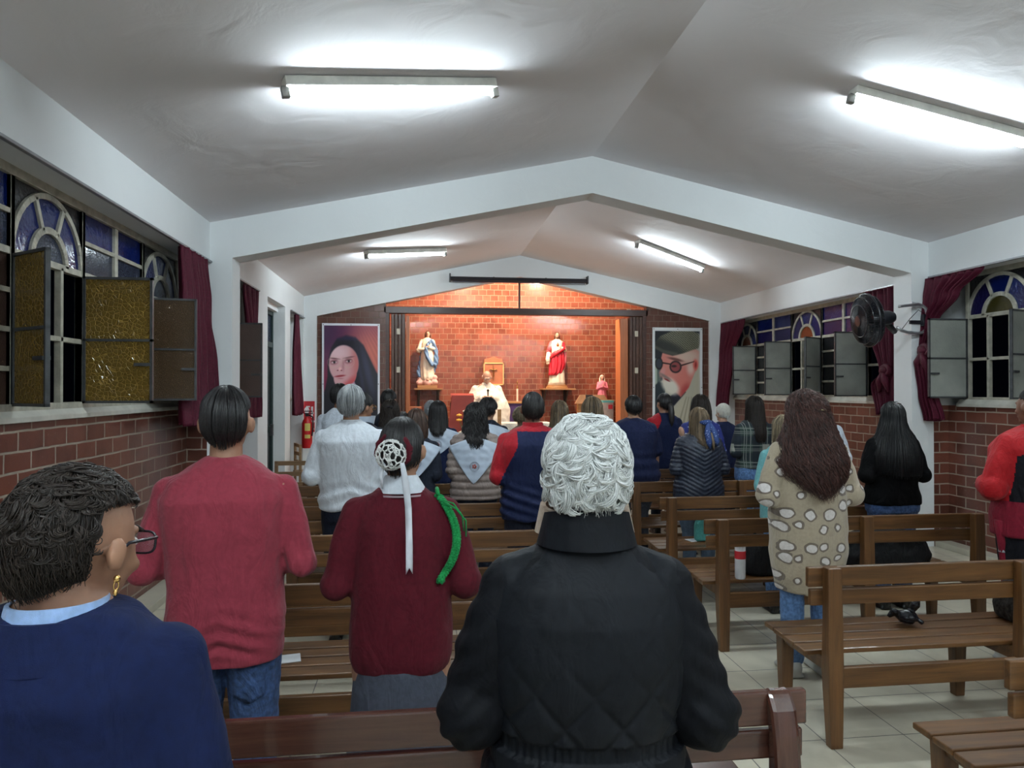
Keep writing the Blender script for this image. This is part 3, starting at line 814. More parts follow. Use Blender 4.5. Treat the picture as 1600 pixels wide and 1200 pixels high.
        for sg in (-1, 1):
            m.ell(H((sg*.043, .070, .083)), (.018, .018, .016), Rh, 10, 8)           # cheek
            E = Rh @ rotm(0, 0, sg*-.35)
            m.ell(H((sg*(.081+s.ear), -.006-s.ear*2.6, .104)), (.008+s.ear*.1, .0165, .027), E, 12, 10)          # ear
            m.ell(H((sg*(.086+s.ear), -.012-s.ear*2.6, .110)), (.006, .016, .025), E, 12, 10)
        s.K(m)
        me = fuse(m, vox or (.0075 if s.vox < .009 else .0095), 2, .4)
        o = place(me, 'body', s.skin, s.root)
        if s.fd:
            EW = mat('eye_white', (.6, .58, .55), .2); EI = mat('dark_iris', (.02, .012, .008), .15)
            for sg in (-1, 1):
                m = MB(); m.ell(s.hp((sg*.031, .0855, .120)), (.0125, .0115, .009), Rh, 14, 10); m.cur = 1
                m.ell(s.hp((sg*.031, .0945, .119)), (.0055, .0035, .0055), Rh, 10, 8)
                s.K(m).build('eye', [EW, EI], s.root, smooth=True)
            m = MB()
            for sg in (-1, 1): m.tube([H((sg*.048, .090, .139)), H((sg*.03, .100, .144)), H((sg*.014, .100, .140))], [.003, .0045, .003], 6)
            s.K(m).build('eyebrow', H_GREY if s.fd == 'grey' else H_DBR, s.root, smooth=True)
            m = MB(); m.ell(H((0, .1075, .0515)), (.020, .0025, .0015), Rh, 12, 6); s.K(m).build('mouth', mat('lip', (.22, .06, .05), .5), s.root, smooth=True)
        return o
    def top(s, name, m_, hem=.84, ease=.022, hemw=None, sleeve=1., sl_r=.018, prof=None, wr=.10, cap=0., paint=None, puff=None, neck=1.47, smooth=5, label=None, vox=None, crease=.006, shoulders=True, sleeves=True):
        m = MB(); w, d = s.w, s.d
        if prof is None:
            zs = [hem] + [z for z in (.93, 1.03, 1.13, 1.24, 1.33, 1.39, 1.435) if z > hem+.03]
            pr = []
            for z in zs:
                hw, hd, yc = tor(s.sex, z); e = ease*(1 if z < 1.36 else .6)
                a, b = hw*w+e, hd*d+e
                if hemw is not None and z < 1.2:
                    t = (1.2-z)/(1.2-hem); A = tor(s.sex, 1.2); a = max(a, (A[0]*w+e)*(1-t)+hemw*t); b = max(b, (A[1]*d+e)*(1-t)+hemw*.72*t)
                pr.append((z, a, b, yc))
            pr.append((neck, .060, .062, -.008))
        else: pr = prof
        m.rings([sring(*p) for p in pr])
        if sleeves:
            for sg in (-1, 1):
                sh, el, wrr = s.arm[sg]; aw = (.8+.2*w); L = sleeve
                pts = [Vector((sg*s.sj*.45, -.008, 1.385)), sh, sh.lerp(el, .5), el]; rs = [.050, .050*aw+sl_r*.45, .046*aw+sl_r*.8, .043*aw+sl_r]
                if L > .55:
                    pts += [el.lerp(wrr, .5), el.lerp(wrr, .92)]; rs += [.038*aw+sl_r, .030+sl_r*.8]
                else:
                    pts = pts[:2] + [sh.lerp(el, .45), sh.lerp(el, L*1.8)]; rs = rs[:2] + [.052*aw+sl_r, .050*aw+sl_r]
                capsule(m, pts, rs, 16)
        elif shoulders:
            for sg in (-1, 1):
                capsule(m, [Vector((sg*.06, -.008, 1.395)), Vector((sg*s.sj*.93, -.008, 1.348))], [.052, .052+cap])
        s.K(m)
        me = fuse(m, vox or s.vox, smooth)
        sd = s.seed
        def fn(a, n):
            dd = np.zeros(len(a))
            if crease: dd += crease*pnoise(a, 9., sd, .6) + crease*.5*pnoise(a, 22., sd+5, .7)
            if puff is not None: dd += puff(a/s.k)
            return dd
        displace(me, fn)
        V = arr(me)
        s.bvh = BVHTree.FromPolygons([Vector(v) for v in V], [tuple(p.vertices) for p in me.polygons])
        return place(me, name, m_, s.root, label, (lambda c: paint(c/s.k)) if paint else None)
    def back(s, x, z, default=None):
        h = s.bvh.ray_cast(Vector((x*s.k, -1., z*s.k)), Vector((0, 1, 0)))
        if h[0] is None or h[0].y > .06: return default
        return h[0].y/s.k
    def use_pants(s):
        me = s.pme; s.bvh = BVHTree.FromPolygons([v.co for v in me.vertices], [tuple(p.vertices) for p in me.polygons])
    def wrap(s, name, m_, fn, nu=24, nv=20, off=.006, th=.003, label=None, paint=None, relief=None, default=-.05, parent=None):
        """cloth laid on the back: fn(u, v) -> (x, z)"""
        m = MB(); vs = []; fs = []
        for j in range(nv+1):
            for i in range(nu+1):
                x, z = fn(-1+2*i/nu, j/nv); y = s.back(x, z, None)
                if y is None: y = default
                vs.append([x, y-off-(relief(x, z) if relief else 0), z])
        for k in range(3):                                       # even out the drape
            V2 = [v[1] for v in vs]
            for j in range(nv+1):
                for i in range(nu+1):
                    a = [vs[jj*(nu+1)+ii][1] for jj, ii in ((j, i-1), (j, i+1), (j-1, i), (j+1, i)) if 0 <= jj <= nv and 0 <= ii <= nu]
                    V2[j*(nu+1)+i] = min(vs[j*(nu+1)+i][1], sum(a)/len(a))
            for q, y in zip(vs, V2): q[1] = y
        for j in range(nv):
            for i in range(nu):
                k = j*(nu+1)+i; fs.append((k, k+1, k+nu+2, k+nu+1))
        m.add(vs, fs); s.K(m)
        o = m.build(name, m_, parent or s.root, smooth=True, fixn=False, label=label)
        sm = o.modifiers.new('thickness', 'SOLIDIFY'); sm.thickness = th; sm.offset = 0
        return o
    def pants(s, m_, ease=.016, top=.98, name='trousers', hemz=.05, wf=1.):
        m = MB(); w, d = s.w*wf, s.d*wf
        m.rings([sring(z, tor(s.sex, z)[0]*w+ease*.7, tor(s.sex, z)[1]*d+ease*.7, 0) for z in (.80, .87, .93, top)])
        for sg in (-1, 1):
            hx = .085*w
            capsule(m, [(sg*hx, -.002, .84), (sg*(hx+.004), .003, .66), (sg*.094, .010, .47), (sg*.096, -.004, .28), (sg*.096, -.008, hemz+.06)],
                    [.088*w**.8+ease*.6, .074*w**.6+ease*.6, .056+ease, .052+ease, .048+ease])
            m.ell((sg*hx, -.04*d, .86), (.08*w, .07*d, .085))
        s.K(m); me = fuse(m, s.vox, 4); s.pme = me
        displace(me, lambda a, n: .005*pnoise(a, 12., s.seed+9, .9) + .003*pnoise(a, 26., s.seed+2))
        return place(me, name, m_, s.root)
    def skirt(s, m_, top=.98, bot=.45, wb=.26, wt=.19):
        m = MB()
        zs = [top-(top-bot)*i/14 for i in range(15)]; R = []
        for i, z in enumerate(zs):
            t = i/14; hw = wt*(1-t)+wb*t; q = sring(z, hw, hw*.72, 0, n=72, e=2.1)
            R.append([(p[0]*(1+.02*t*math.sin(12*2*PI*j/72)), p[1]*(1+.02*t*math.sin(12*2*PI*j/72)), p[2]) for j, p in enumerate(q)])
        m.rings(R); return s.K(m).build('skirt', m_, s.root, smooth=True)
    def shoes(s, m_):
        for sg in (-1, 1):
            m = MB(); c = sg*.096
            m.ell((c, .065, .045), (.046, .125, .045), nu=16, nv=10); m.ell((c, -.03, .06), (.042, .055, .055), nu=16, nv=10)
            m.box((c-.045, -.07, .002), (c+.045, .17, .022))
            s.K(m); me = fuse(m, .008, 2); place(me, 'shoe', m_, s.root)
    def collar(s, m_, z0=1.405, z1=1.475, r0=(.082, .076), r1=(.068, .066), yc=-.006, th=.010, name='collar', tilt=.0, label=None, n=32):
        m = MB(); R = []
        prof = [(0, 0), (.5, .0), (1, 0), (1, 1), (.5, 1), (0, 1)]
        for t, o in prof:
            a = r0[0]*(1-t)+r1[0]*t - o*th; b = r0[1]*(1-t)+r1[1]*t - o*th; z = z0*(1-t)+z1*t
            R.append([(a*math.cos(2*PI*j/n), yc+b*math.sin(2*PI*j/n), z+tilt*(-math.sin(2*PI*j/n))*t) for j in range(n)])
        m.rings(R, cap=False, closed=True); return s.K(m).build(name, m_, s.root, smooth=True, auto=50, label=label)
    # ---- hair -------------------------------------------------------------
    def hair(s, m_, rx=.084, ry=.104, rz=.112, cy=-.008, cz=.128, back=118, side=88, front=52, long=None, n=500, r=.0022, wig=.003, freq=30., thick=.010, pts=11, lump=.004, lumps=30., parting=0., name='hair', label=None, clump=26, ear=None, crown=(0., 0.), frizz=0., bow=None, alng=112, tuft=None, jl=1., spread=0.):
        """long: list of (z, halfwidth, depth back, depth front) under the ears, in head coordinates; None for short hair"""
        rnd = random.Random(int(s.seed*100)); C = Vector((0, cy, cz))
        def thmax(az):
            a = abs(az)/PI
            if a < .5: t = a/.5; t = t*t*(3-2*t); v = back*(1-t)+side*t
            else: t = (a-.5)/.5; t = t*t*(3-2*t); v = side*(1-t)+front*t
            return math.radians(v)
        alng = math.radians(alng)
        def path(az, k=pts, q=0.):
            P = []
            sx, cyy = math.sin(az), -math.cos(az)
            a = abs(az)
            L = long is not None and a < alng
            te = math.radians(92) if L else thmax(az)+q
            kk = int(k*.5) if L else k
            for i in range(kk):
                t = te*(i/(kk-1) if not L else i/kk)
                rr = 1.
                P.append(C + Vector((rx*math.sin(t)*sx, ry*math.sin(t)*cyy, rz*math.cos(t))))
            if L:
                z1 = cz - rz*math.cos(PI-te)*0 - .003
                ze = long[-1][0] + (abs(math.sin(a*.9))**1.5)*(long[-1][4] if len(long[-1]) > 4 else .0) + q*.25
                for i in range(k-kk):
                    z = z1 + (ze-z1)*(i/(k-kk-1))
                    for A, B in zip(long[:-1], long[1:]):
                        if z >= B[0] or B is long[-1]:
                            t = min(1., max(0., (A[0]-z)/(A[0]-B[0]))); break
                    W, DB, DF = (A[j]*(1-t)+B[j]*t for j in (1, 2, 3))
                    P.append(Vector((W*sx, (DB if cyy < 0 else DF)*cyy + cy, z)))
            return P
        m = MB()
        NA = 48; m0 = 24; grid = []
        for i in range(NA):
            az = -PI + 2*PI*i/NA
            P = path(az, m0); grid.append(P)
        vs = []
        for P in grid:
            for j, p in enumerate(P):
                nn = (p - Vector((0, cy, min(cz, p.z)))).normalized()
                vs.append(p + nn*(lump*noise.noise(p*lumps+Vector((s.seed, 0, 0)))*2 - .002))
        fs = []
        for i in range(NA):
            k = (i+1) % NA
            for j in range(m0-1): fs.append((i*m0+j, k*m0+j, k*m0+j+1, i*m0+j+1))
        m.add(vs, fs)
        # inner closing rim
        ctr = Vector((0, cy, cz-.02)); o0 = len(m.v)
        inner = []
        for i in range(NA):
            p = Vector(vs[i*m0+m0-1]); q = Vector((p.x*.80, cy+(p.y-cy)*.80, p.z+.012)); inner.append(q)
        m.add(inner, []); base0 = 0
        for i in range(NA):
            k = (i+1) % NA; m.f.append((i*m0+m0-1, k*m0+m0-1, o0+k, o0+i)); m.mi.append(0)
        # locks of strands
        cl = [(rnd.uniform(-PI, PI)) for _ in range(clump)]
        for q in range(n):
            az0 = rnd.uniform(-PI, PI); c = min(cl, key=lambda v: abs(((v-az0+PI) % (2*PI))-PI))
            dz = ((c-az0+PI) % (2*PI))-PI
            t0 = rnd.uniform(0, .45) if rnd.random() < .6 else rnd.uniform(0, .8)
            jit = rnd.uniform(-.10, .10)*jl
            P = path(az0 + dz*.45, pts, jit); out = rnd.uniform(.0, thick); ph = rnd.uniform(0, 6.28) if frizz else c*7+rnd.uniform(-.6, .6)
            nP = len(P); i0 = int(t0*(nP-3)); Q = []
            seg = P[i0:]
            for i, p in enumerate(seg):
                t = i/(len(seg)-1)
                nn = (p - Vector((0, cy, min(cz, p.z)))).normalized()
                tg = Vector((math.cos(az0), math.sin(az0), 0))
                aa = wig*(.3+.7*(i0+i)/nP)
                Lc = (i0+i)/nP*10
                o = nn*(out*(1+spread*(i0+i)/nP) + aa*.8*math.sin(ph+Lc*freq*.1+1.5)) + tg*(aa*math.sin(ph+Lc*freq*.1) + frizz*rnd.uniform(-1, 1)) + Vector((0, 0, aa*.5*math.cos(ph*2+Lc*freq*.13)))
                Q.append(p+o-nn*(.004 if t < .08 or t > .97 else 0))
            if len(Q) > 2: m.tube(Q, [r*(1 if i < len(Q)-2 else .5) for i in range(len(Q))], 3, cap=False)
        if tuft:                                   # curved locks lying over each other
            nt, Lt, ns, curl, lift, rt = tuft
            for q in range(nt):
                az = rnd.uniform(-PI, PI); tm = thmax(az)*(1.02 if not long else 1.)
                if long and abs(az) < alng-.12: tm = math.radians(104)
                elif long and abs(az) < alng+.9: tm = thmax(az)-.42
                th = math.acos(1-(1-math.cos(tm))*rnd.random()*.98)
                ph0 = rnd.uniform(-1.1, 1.1); kap = rnd.choice((-1, 1))*rnd.uniform(.5, 1.)*curl; Ls = Lt*rnd.uniform(.6, 1.2); wd = rnd.uniform(.5, 1.)*.013
                lf = lift*rnd.uniform(.5, 1.2); off = rnd.uniform(.0, thick)
                for k in range(ns):
                    o = rnd.uniform(-1, 1)*wd; az1, th1 = az + o*math.cos(ph0)/(rx*max(.25, math.sin(th))), th + o*math.sin(ph0)/rz
                    ph = ph0; Q = []; kk = kap*(1+rnd.uniform(-.1, .1)); st = rnd.uniform(0, .12)
                    for i in range(9):
                        u = i/8; st_, ct = math.sin(th1), math.cos(th1)
                        nn = Vector((st_*math.sin(az1), -st_*math.cos(az1), ct))
                        hh = off + lf*math.sin(PI*min(1, u*.9+st))*(1-abs(o)/wd*.5) - (.004 if i in (0, 8) else 0)
                        zz = max(math.radians(0), th1)
                        b = Vector((nn.x*rx, nn.y*ry, nn.z*rz))
                        if th1 > PI/2 and long: b = Vector((math.sin(az1)*rx*(1-.12*(th1-PI/2)), -math.cos(az1)*ry*(1-.12*(th1-PI/2)), -(th1-PI/2)*rz*.95))
                        Q.append(C + b + nn*hh)
                        ds = Ls/8; th1 += ds*math.cos(ph)/rz; az1 += ds*math.sin(ph)/(rx*max(.25, st_)); ph += kk/8
                    m.tube(Q, [rt]*8+[rt*.5], 3, cap=False)
        m.v = [tuple(s.Mh @ Vector(p)) for p in m.v]
        s.K(m)
        return m.build(name, m_, s.root, smooth=True, fixn=False, label=label)
    def hpart(s, mb, name, m_, smooth=True, **kw):
        mb.v = [tuple(s.Mh @ Vector(p)) for p in mb.v]
        return s.K(mb).build(name, m_, s.root, smooth=smooth, **kw)
# ------------------------------------------------------------------ people: near rows
G1, G2 = None, None
# woman in the navy blazer, left foreground
p = Person('person in a navy blue blazer with dark curly hair, glasses and gold earrings', -.515, 1.10, 0, 1.580, 1.0, 1.0, 'f', SK_T, yaw=-14, pitch=10, ear=.010, arms='folded', vox=.007, face_detail=True, nk=.055)
p.body(.006)
NAVYB = fabric('navy_wool', (.003, .008, .042), .9, 700, .3, .12, .05)
p.top('blazer', NAVYB, hem=.78, ease=.024, hemw=.23, sl_r=.022, vox=.008, crease=.006, neck=1.445)
p.pants(PANT_N); p.shoes(SHOE_B)
p.collar(NAVYB, 1.372, 1.432, (.128, .105), (.080, .082), -.016, .014, 'blazer_collar', .006)
p.collar(fabric('pale_blue_cotton', (.30, .44, .72), .7), 1.40, 1.452, (.082, .082), (.068, .072), -.016, .006, 'shirt_collar', .004, 'pale blue shirt collar')
p.hair(H_DBR, .090, .106, .106, -.018, .130, 112, 60, 44, n=900, r=.0011, wig=.005, freq=26, thick=.008, pts=14, lump=.008, lumps=26, clump=110, frizz=.0012, jl=.3, alng=60, long=[(.127, .090, .106, .06), (.08, .086, .100, .05), (.040, .070, .084, .04, .04)], tuft=(620, .036, 12, 3.8, .006, .0009))
GF = mat('dark_glasses_frame', (.012, .010, .016), .25)
m = MB()
for sg in (-1, 1):
    pts = [(sg*.034+.026*math.copysign(abs(math.cos(t))**.6, math.cos(t)), .112, .118+.019*math.copysign(abs(math.sin(t))**.6, math.sin(t))) for t in [2*PI*i/28 for i in range(28)]]
    m.tube(pts+[pts[0]], .0022, 6, cap=False)
    m.tube([(sg*.060, .112, .128), (sg*.082, .08, .128), (sg*.088, .0, .122), (sg*.086, -.02, .108)], [.0024, .0028, .0028, .002], 6)
m.tube([(-.008, .114, .124), (.008, .114, .124)], .002, 6)
gl = p.hpart(m, 'glasses', GF)
m = MB()
for sg in (-1, 1): m.box((sg*.034-.024, .1115, .101), (sg*.034+.024, .1125, .135))
LENS = glass('glasses_lens', (.75, .78, .8), .02, 10, 0., .95); p.hpart(m, 'lens', LENS, smooth=False)
GOLD = mat('gold', (.7, .45, .16), .25, 1.)
for sg in (-1, 1):
    m = MB(); m.ell((sg*.099, -.036, .070), (.005, .005, .006), nu=10, nv=8); m.tube([(sg*.099+.002*math.cos(t), -.036+.003*math.cos(t), .060+.007*math.sin(t)) for t in [2*PI*i/14 for i in range(15)]], .0013, 6, cap=False)
    m.ell((sg*.099, -.036, .049), (.0035, .0035, .006), nu=10, nv=8); p.hpart(m, 'earring', GOLD, label='gold drop earring')

# man in the pink sweater
p = Person('person in a pink red sweater and blue jeans beside the left brick wall', -.645, 2.45, 5, 1.655, 1.02, 1.05, 'm', SK_T, arms='folded', vox=.007, elbow=.016)
p.body(.006)
PINK = fabric('rose_red_knit', (.27, .034, .055), .9, 800, .35, .08, .25)
def sweat_pr(a):
    z = a[:, 2]; x = a[:, 0]
    return .007*np.sin((z*1.0+np.abs(x)*.35)*2*PI/.055+4*x)*np.clip((1.02-z)/.16, 0, 1)*np.clip((z-.80)/.05, 0, 1) * (.5+.5*np.sin(x*14+1))
p.top('sweater', PINK, hem=.79, ease=.022, sl_r=.010, puff=sweat_pr, vox=.007, crease=.007)
p.collar(PINK, 1.440, 1.462, (.068, .070), (.062, .064), -.010, .008, 'neckband')
p.pants(JEANS); p.shoes(SHOE_B)
p.use_pants()
p.wrap('back_pocket', JEANS, lambda u, v: (.085+.055*u*(1-.12*v), .785-.11*v-(.02*(1-abs(u))*v)), 8, 8, .004, .004, default=-.15)
p.hair(H_BLACK, .083, .103, .110, -.008, .128, 114, 64, 50, n=3000, r=.0011, wig=.0015, freq=12, thick=.006, pts=12, lump=.003, clump=240, alng=62, long=[(.127, .082, .102, .06), (.09, .077, .094, .05), (.050, .058, .066, .04, .035)])

# girl in the maroon school sweater
p = Person('person in a maroon school sweater with a white crocheted bun cover and ribbon', -.07, 2.42, -2, 1.555, 1.08, 1.02, 'f', SK_T, yaw=-14, pitch=4, arms='folded', vox=.007, elbow=.012)
p.body(.006)
MAR = fabric('maroon_wool', (.078, .004, .011), .9, 700, .25, .1, .2)
p.top('sweater', MAR, prof=[(.765,.140,.100,0), (.775,.158,.112,0), (.79,.175,.122,0), (.83,.188,.132,0), (.92,.190,.135,0), (1.05,.184,.135,0), (1.2,.178,.135,0), (1.30,.172,.125,-.004), (1.37,.150,.103,-.008), (1.42,.11,.08,-.010), (1.462,.064,.064,-.008)], sl_r=.020, vox=.0065, crease=.006)
m = MB()
WHT = fabric('white_cotton', (.62, .66, .72), .7, 900, .3, .05)
p.collar(WHT, 1.430, 1.488, (.094, .088), (.058, .060), -.010, .006, 'shirt_collar', .004, 'white shirt collar')
p.collar(mat('grey_neck_stripe', (.30, .22, .24), .8), 1.418, 1.424, (.104, .092), (.100, .090), -.010, .004, 'neck_stripe')
p.skirt(fabric('grey_skirt_cloth', (.055, .062, .085), .85, 700, .35), .86, .42, .20, .165)
p.shoes(SHOE_B)
p.hair(H_BLACK, .080, .100, .108, -.008, .127, 112, 84, 50, n=2600, r=.0010, wig=.0006, freq=6, thick=.003, pts=12, lump=.0015, clump=300, alng=80, long=[(.127, .080, .100, .06), (.07, .076, .092, .05), (.035, .062, .074, .04, .05)])
# bun, scrunchie, crochet cover and ribbon
BC = Vector((-.006, -.118, .098))
m = MB(); m.ell(BC+Vector((0, .02, 0)), (.046, .034, .046)); p.hpart(m, 'bun', H_BLACK)
m = MB(); m.tube([BC+Vector((.058*math.cos(t), .034, .056*math.sin(t)+.012)) for t in [2*PI*i/30 for i in range(31)]], [.013+.003*math.sin(i*2.1) for i in range(31)], 10, cap=False)
p.hpart(m, 'scrunchie', MAR, label='maroon scrunchie')
bm = bmesh.new(); bmesh.ops.create_icosphere(bm, subdivisions=3, radius=1.)
rr = random.Random(4); sel = []
vv = [v.co.copy() for v in bm.verts]
seeds = []
while len(seeds) < 62:
    q = Vector((rr.gauss(0, 1), rr.gauss(0, 1), rr.gauss(0, 1))).normalized()
    if all((q-t).length > .33 for t in seeds) or rr.random() < .01: seeds.append(q)
bm.free()
m = MB()
def sph(q): return BC + Vector((q.x*.053, q.y*.042+.006, q.z*.053))
bm = bmesh.new()
for q in seeds: bm.verts.new(q)
bmesh.ops.convex_hull(bm, input=bm.verts); bm.faces.ensure_lookup_table()
fc = {f.index: sum((v.co for v in f.verts), Vector()).normalized() for f in bm.faces}
bm.edges.ensure_lookup_table()
for e in bm.edges:
    if len(e.link_faces) == 2:
        a, b = (fc[f.index] for f in e.link_faces)
        if a.y > .35 and b.y > .35: continue
        c = ((a+b)/2).normalized()
        m.tube([sph(a), sph(c)*1.0, sph(b)], .0030, 6); m.ell(sph(a), (.0042,)*3, nu=8, nv=6)
for f in bm.faces:
    pass
for q in seeds[::3]:
    if q.y < .2:
        m.ell(sph(q), (.0052, .003, .0052), nu=8, nv=6)
        nb = sorted(fc.values(), key=lambda t: (t-q).length)[:5]
        for t in nb: m.tube([sph(q), sph(t)], .0018, 5)
bm.free()
YARN = fabric('white_yarn', (.72, .72, .70), .8, 600, .4)
p.hpart(m, 'bun_cover', YARN, label='white crocheted bun cover')
SATIN = mat('white_satin', (.70, .72, .78), .35, sheen=.3)
def ribbon(p, x0, x1, z0, z1, w, name='ribbon', off=.012):
    m = MB(); k = 26; A = []
    for i in range(k+1):
        t = i/k; z = z0+(z1-z0)*t; x = x0+(x1-x0)*(1-(1-t)**3); y = p.back(x, z, None)
        if y is None or z > 1.40: y = -.115+(1.45-z)*.06
        A.append((x, y-off-.004*math.sin(t*9), z))
    vs = []
    for i, (x, y, z) in enumerate(A):
        ww = w*(.7+.3*min(1, i/6)); tw = .006*math.sin(i*.35)
        vs += [(x-ww/2, y-tw, z+(-.012 if i == k else 0)), (x, y, z+(.010 if i == k else 0)), (x+ww/2, y+tw, z+(-.012 if i == k else 0))]
    m.add(vs, [f for i in range(k) for f in ((i*3, i*3+1, i*3+4, i*3+3), (i*3+1, i*3+2, i*3+5, i*3+4))])
    o = p.K(m).build(name, SATIN, p.root, smooth=True, fixn=False); q = o.modifiers.new('thickness', 'SOLIDIFY'); q.thickness = .0016
ribbon(p, .010, .036, 1.545, 1.17, .023)
m = MB(); m.tube([(-.05, -.105, 1.555), (-.066, -.10, 1.50), (-.062, -.095, 1.45)], [.008, .006, .004], 8, flat=.3); p.K(m).build('ribbon', SATIN, p.root, smooth=True)
# green braided cord hanging from the right shoulder
GRN = fabric('green_braid', (.006, .23, .055), .8, 600, .4)
m = MB(); N = 25
path = []
for i in range(N*4+1):
    t = i/(N*4); ang = t*1.0
    x = .135 + .062*math.sin(PI*min(1, t*1.05))**.8 + .01*t; z = 1.415 - .30*t
    y = p.back(min(x, .225), z, -.02)
    path.append(Vector((x, min(y, .0)-.018, z)))
for sA in range(3):
    pts = []
    for i, q in enumerate(path):
        ph = i*2*PI/8 + sA*2*PI/3
        pts.append(q + Vector((.010*math.sin(ph), -.006*math.sin(2*ph), .0)))
    m.tube(pts, .0072, 7)
m.tube([(.135, -.05, 1.42), (.13, .0, 1.435), (.128, .05, 1.40)], .008, 7)
p.K(m).build('braided_cord', GRN, p.root, smooth=True, label='green braided shoulder cord')
m = MB(); m.tube([(.14, -.09, 1.41), (.20, -.10, 1.375), (.235, -.085, 1.33), (.236, -.07, 1.27)], .0032, 6); m.tube([(.14, -.09, 1.41), (.19, -.10, 1.395), (.222, -.095, 1.35), (.228, -.07, 1.29)], .0028, 6)
p.K(m).build('cord_loop', GRN, p.root, smooth=True)

# white haired woman, centre foreground
p = Person('person with short wavy white hair in a black quilted vest over a black jacket', .32, 1.37, -7, 1.595, 1.16, 1.15, 'f', SK_L, arms='folded', vox=.006, elbow=.016, nk=.010, sw=.158)
p.body(.006)
BLK = fabric('black_nylon', (.0030, .0035, .0055), .7, 900, .16, .2, 0, 9, .15)
BLKV = fabric('black_quilted_nylon', (.0038, .0050, .0078), .65, 900, .12, .15, 0, 12, .2)
def sl_p(a): return .0028*np.sin((a[:, 2]*1.2+np.abs(a[:, 0])*.8)*2*PI/.06)*np.clip((np.abs(a[:, 0])-.18)/.05, 0, 1)
p.top('jacket', BLK, hem=.88, ease=-.012, sl_r=.032, vox=.007, crease=.006, puff=sl_p)
def quilt(a):
    x, z = a[:, 0], a[:, 2]; P_ = .112
    d1 = np.abs(((x*1.0+z*.86)/P_ + .5) % 1 - .5)*P_*.72; d2 = np.abs(((x*1.0-z*.86)/P_ + .5) % 1 - .5)*P_*.72
    g = np.minimum(d1, d2); f = -.0050*np.exp(-(g/.006)**2) + .0024*np.clip(g/.03, 0, 1)
    f *= (.12+.88*np.clip((1.26-z)/.14, 0, 1))
    band = np.abs(z-1.058) < .016
    f = np.where(band, -.006+.0018*np.sin(x*420), f) 
    f += np.where((z < 1.042), .004, 0)
    return f
p.top('vest', BLKV, prof=[(.80,.232,.175,0), (.90,.225,.17,0), (.98,.212,.160,0), (1.03,.197,.150,0), (1.058,.190,.146,0), (1.085,.194,.149,0), (1.15,.204,.156,0), (1.22,.210,.158,-.004), (1.30,.206,.146,-.008), (1.36,.184,.122,-.012), (1.41,.125,.092,-.012), (1.445,.085,.080,-.010)],
      vox=.0045, sleeves=False, cap=.018, puff=quilt, crease=.003, smooth=5)
p.collar(BLKV, 1.440, 1.502, (.104, .098), (.088, .088), -.016, .014, 'collar', .018, 'black stand-up collar')
p.collar(fabric('beige_knit_scarf', (.40, .30, .23), .9, 400, .4), 1.455, 1.512, (.107, .080), (.095, .072), .026, .012, 'scarf', -.012, 'beige scarf showing at the sides of the neck')
p.pants(PANT_N); p.shoes(SHOE_B)
p.hair(H_WHITE, .086, .106, .112, -.014, .130, 120, 72, 50, n=1000, r=.0010, wig=.006, freq=18, thick=.010, pts=16, lump=.008, lumps=20, clump=60, frizz=.0006, jl=.4, alng=72, long=[(.127, .086, .106, .06), (.10, .086, .104, .05), (.058, .072, .086, .04, .02)], tuft=(620, .060, 20, 2.2, .008, .0009))

# woman in the leopard cardigan
def leopard():
    T = NT('leopard_knit'); T.r(.9); T.b.inputs['Sheen Weight'].default_value = .3
    tc = T.n('ShaderNodeTexCoord'); mp = T.n('ShaderNodeMapping'); mp.inputs['Scale'].default_value = (9.6, 3., 10.4); T.l(tc.outputs['Object'], mp.inputs[0])
    wn = T.n('ShaderNodeTexNoise', i_Scale=1.6, i_Detail=2.); T.l(mp.outputs[0], wn.inputs[0])
    sc = T.n('ShaderNodeVectorMath', operation='SCALE'); T.l(wn.outputs['Color'], sc.inputs[0]); sc.inputs['Scale'].default_value = .35
    ad = T.n('ShaderNodeVectorMath', operation='ADD'); T.l(mp.outputs[0], ad.inputs[0]); T.l(sc.outputs[0], ad.inputs[1])
    sx = T.n('ShaderNodeSeparateXYZ'); T.l(ad.outputs[0], sx.inputs[0]); cx = T.n('ShaderNodeCombineXYZ'); T.l(sx.outputs[0], cx.inputs[0]); T.l(sx.outputs[2], cx.inputs[1])
    v = T.n('ShaderNodeTexVoronoi', voronoi_dimensions='2D', i_Scale=1., i_Randomness=.62); T.l(cx.outputs[0], v.inputs['Vector'])
    sep = T.n('ShaderNodeSeparateColor'); T.l(v.outputs['Color'], sep.inputs[0])
    rad = T.math('MULTIPLY_ADD', sep.outputs[0], .16, .12)
    d = T.math('SUBTRACT', v.outputs['Distance'], rad)
    white = T.math('LESS_THAN', d, 0.); ring = T.math('LESS_THAN', d, .10)
    nz = T.n('ShaderNodeTexNoise', i_Scale=60., i_Detail=3.); T.l(tc.outputs['Object'], nz.inputs[0])
    c = T.mix(ring, (.42, .35, .25), (.16, .125, .10)); c = T.mix(white, c, (.72, .68, .66))
    T.base(T.mix(T.ramp(nz.outputs[0], (.4, 0.), (.7, .25)), c, (.25, .2, .15)))
    wv = T.n('ShaderNodeTexWave', i_Scale=55., bands_direction='X'); T.l(tc.outputs['Object'], wv.inputs[0])
    T.bump(T.math('ADD', nz.outputs[0], T.math('MULTIPLY', wv.outputs[0], .25)), .5, .006); return T.m
p = Person('person in a beige leopard spotted cardigan and jeans with long dark reddish wavy hair', 2.215, 3.86, -4, 1.615, 1.25, 1.25, 'f', SK_T, yaw=-2, arms='folded', vox=.008, elbow=.018)
p.body(.0075)
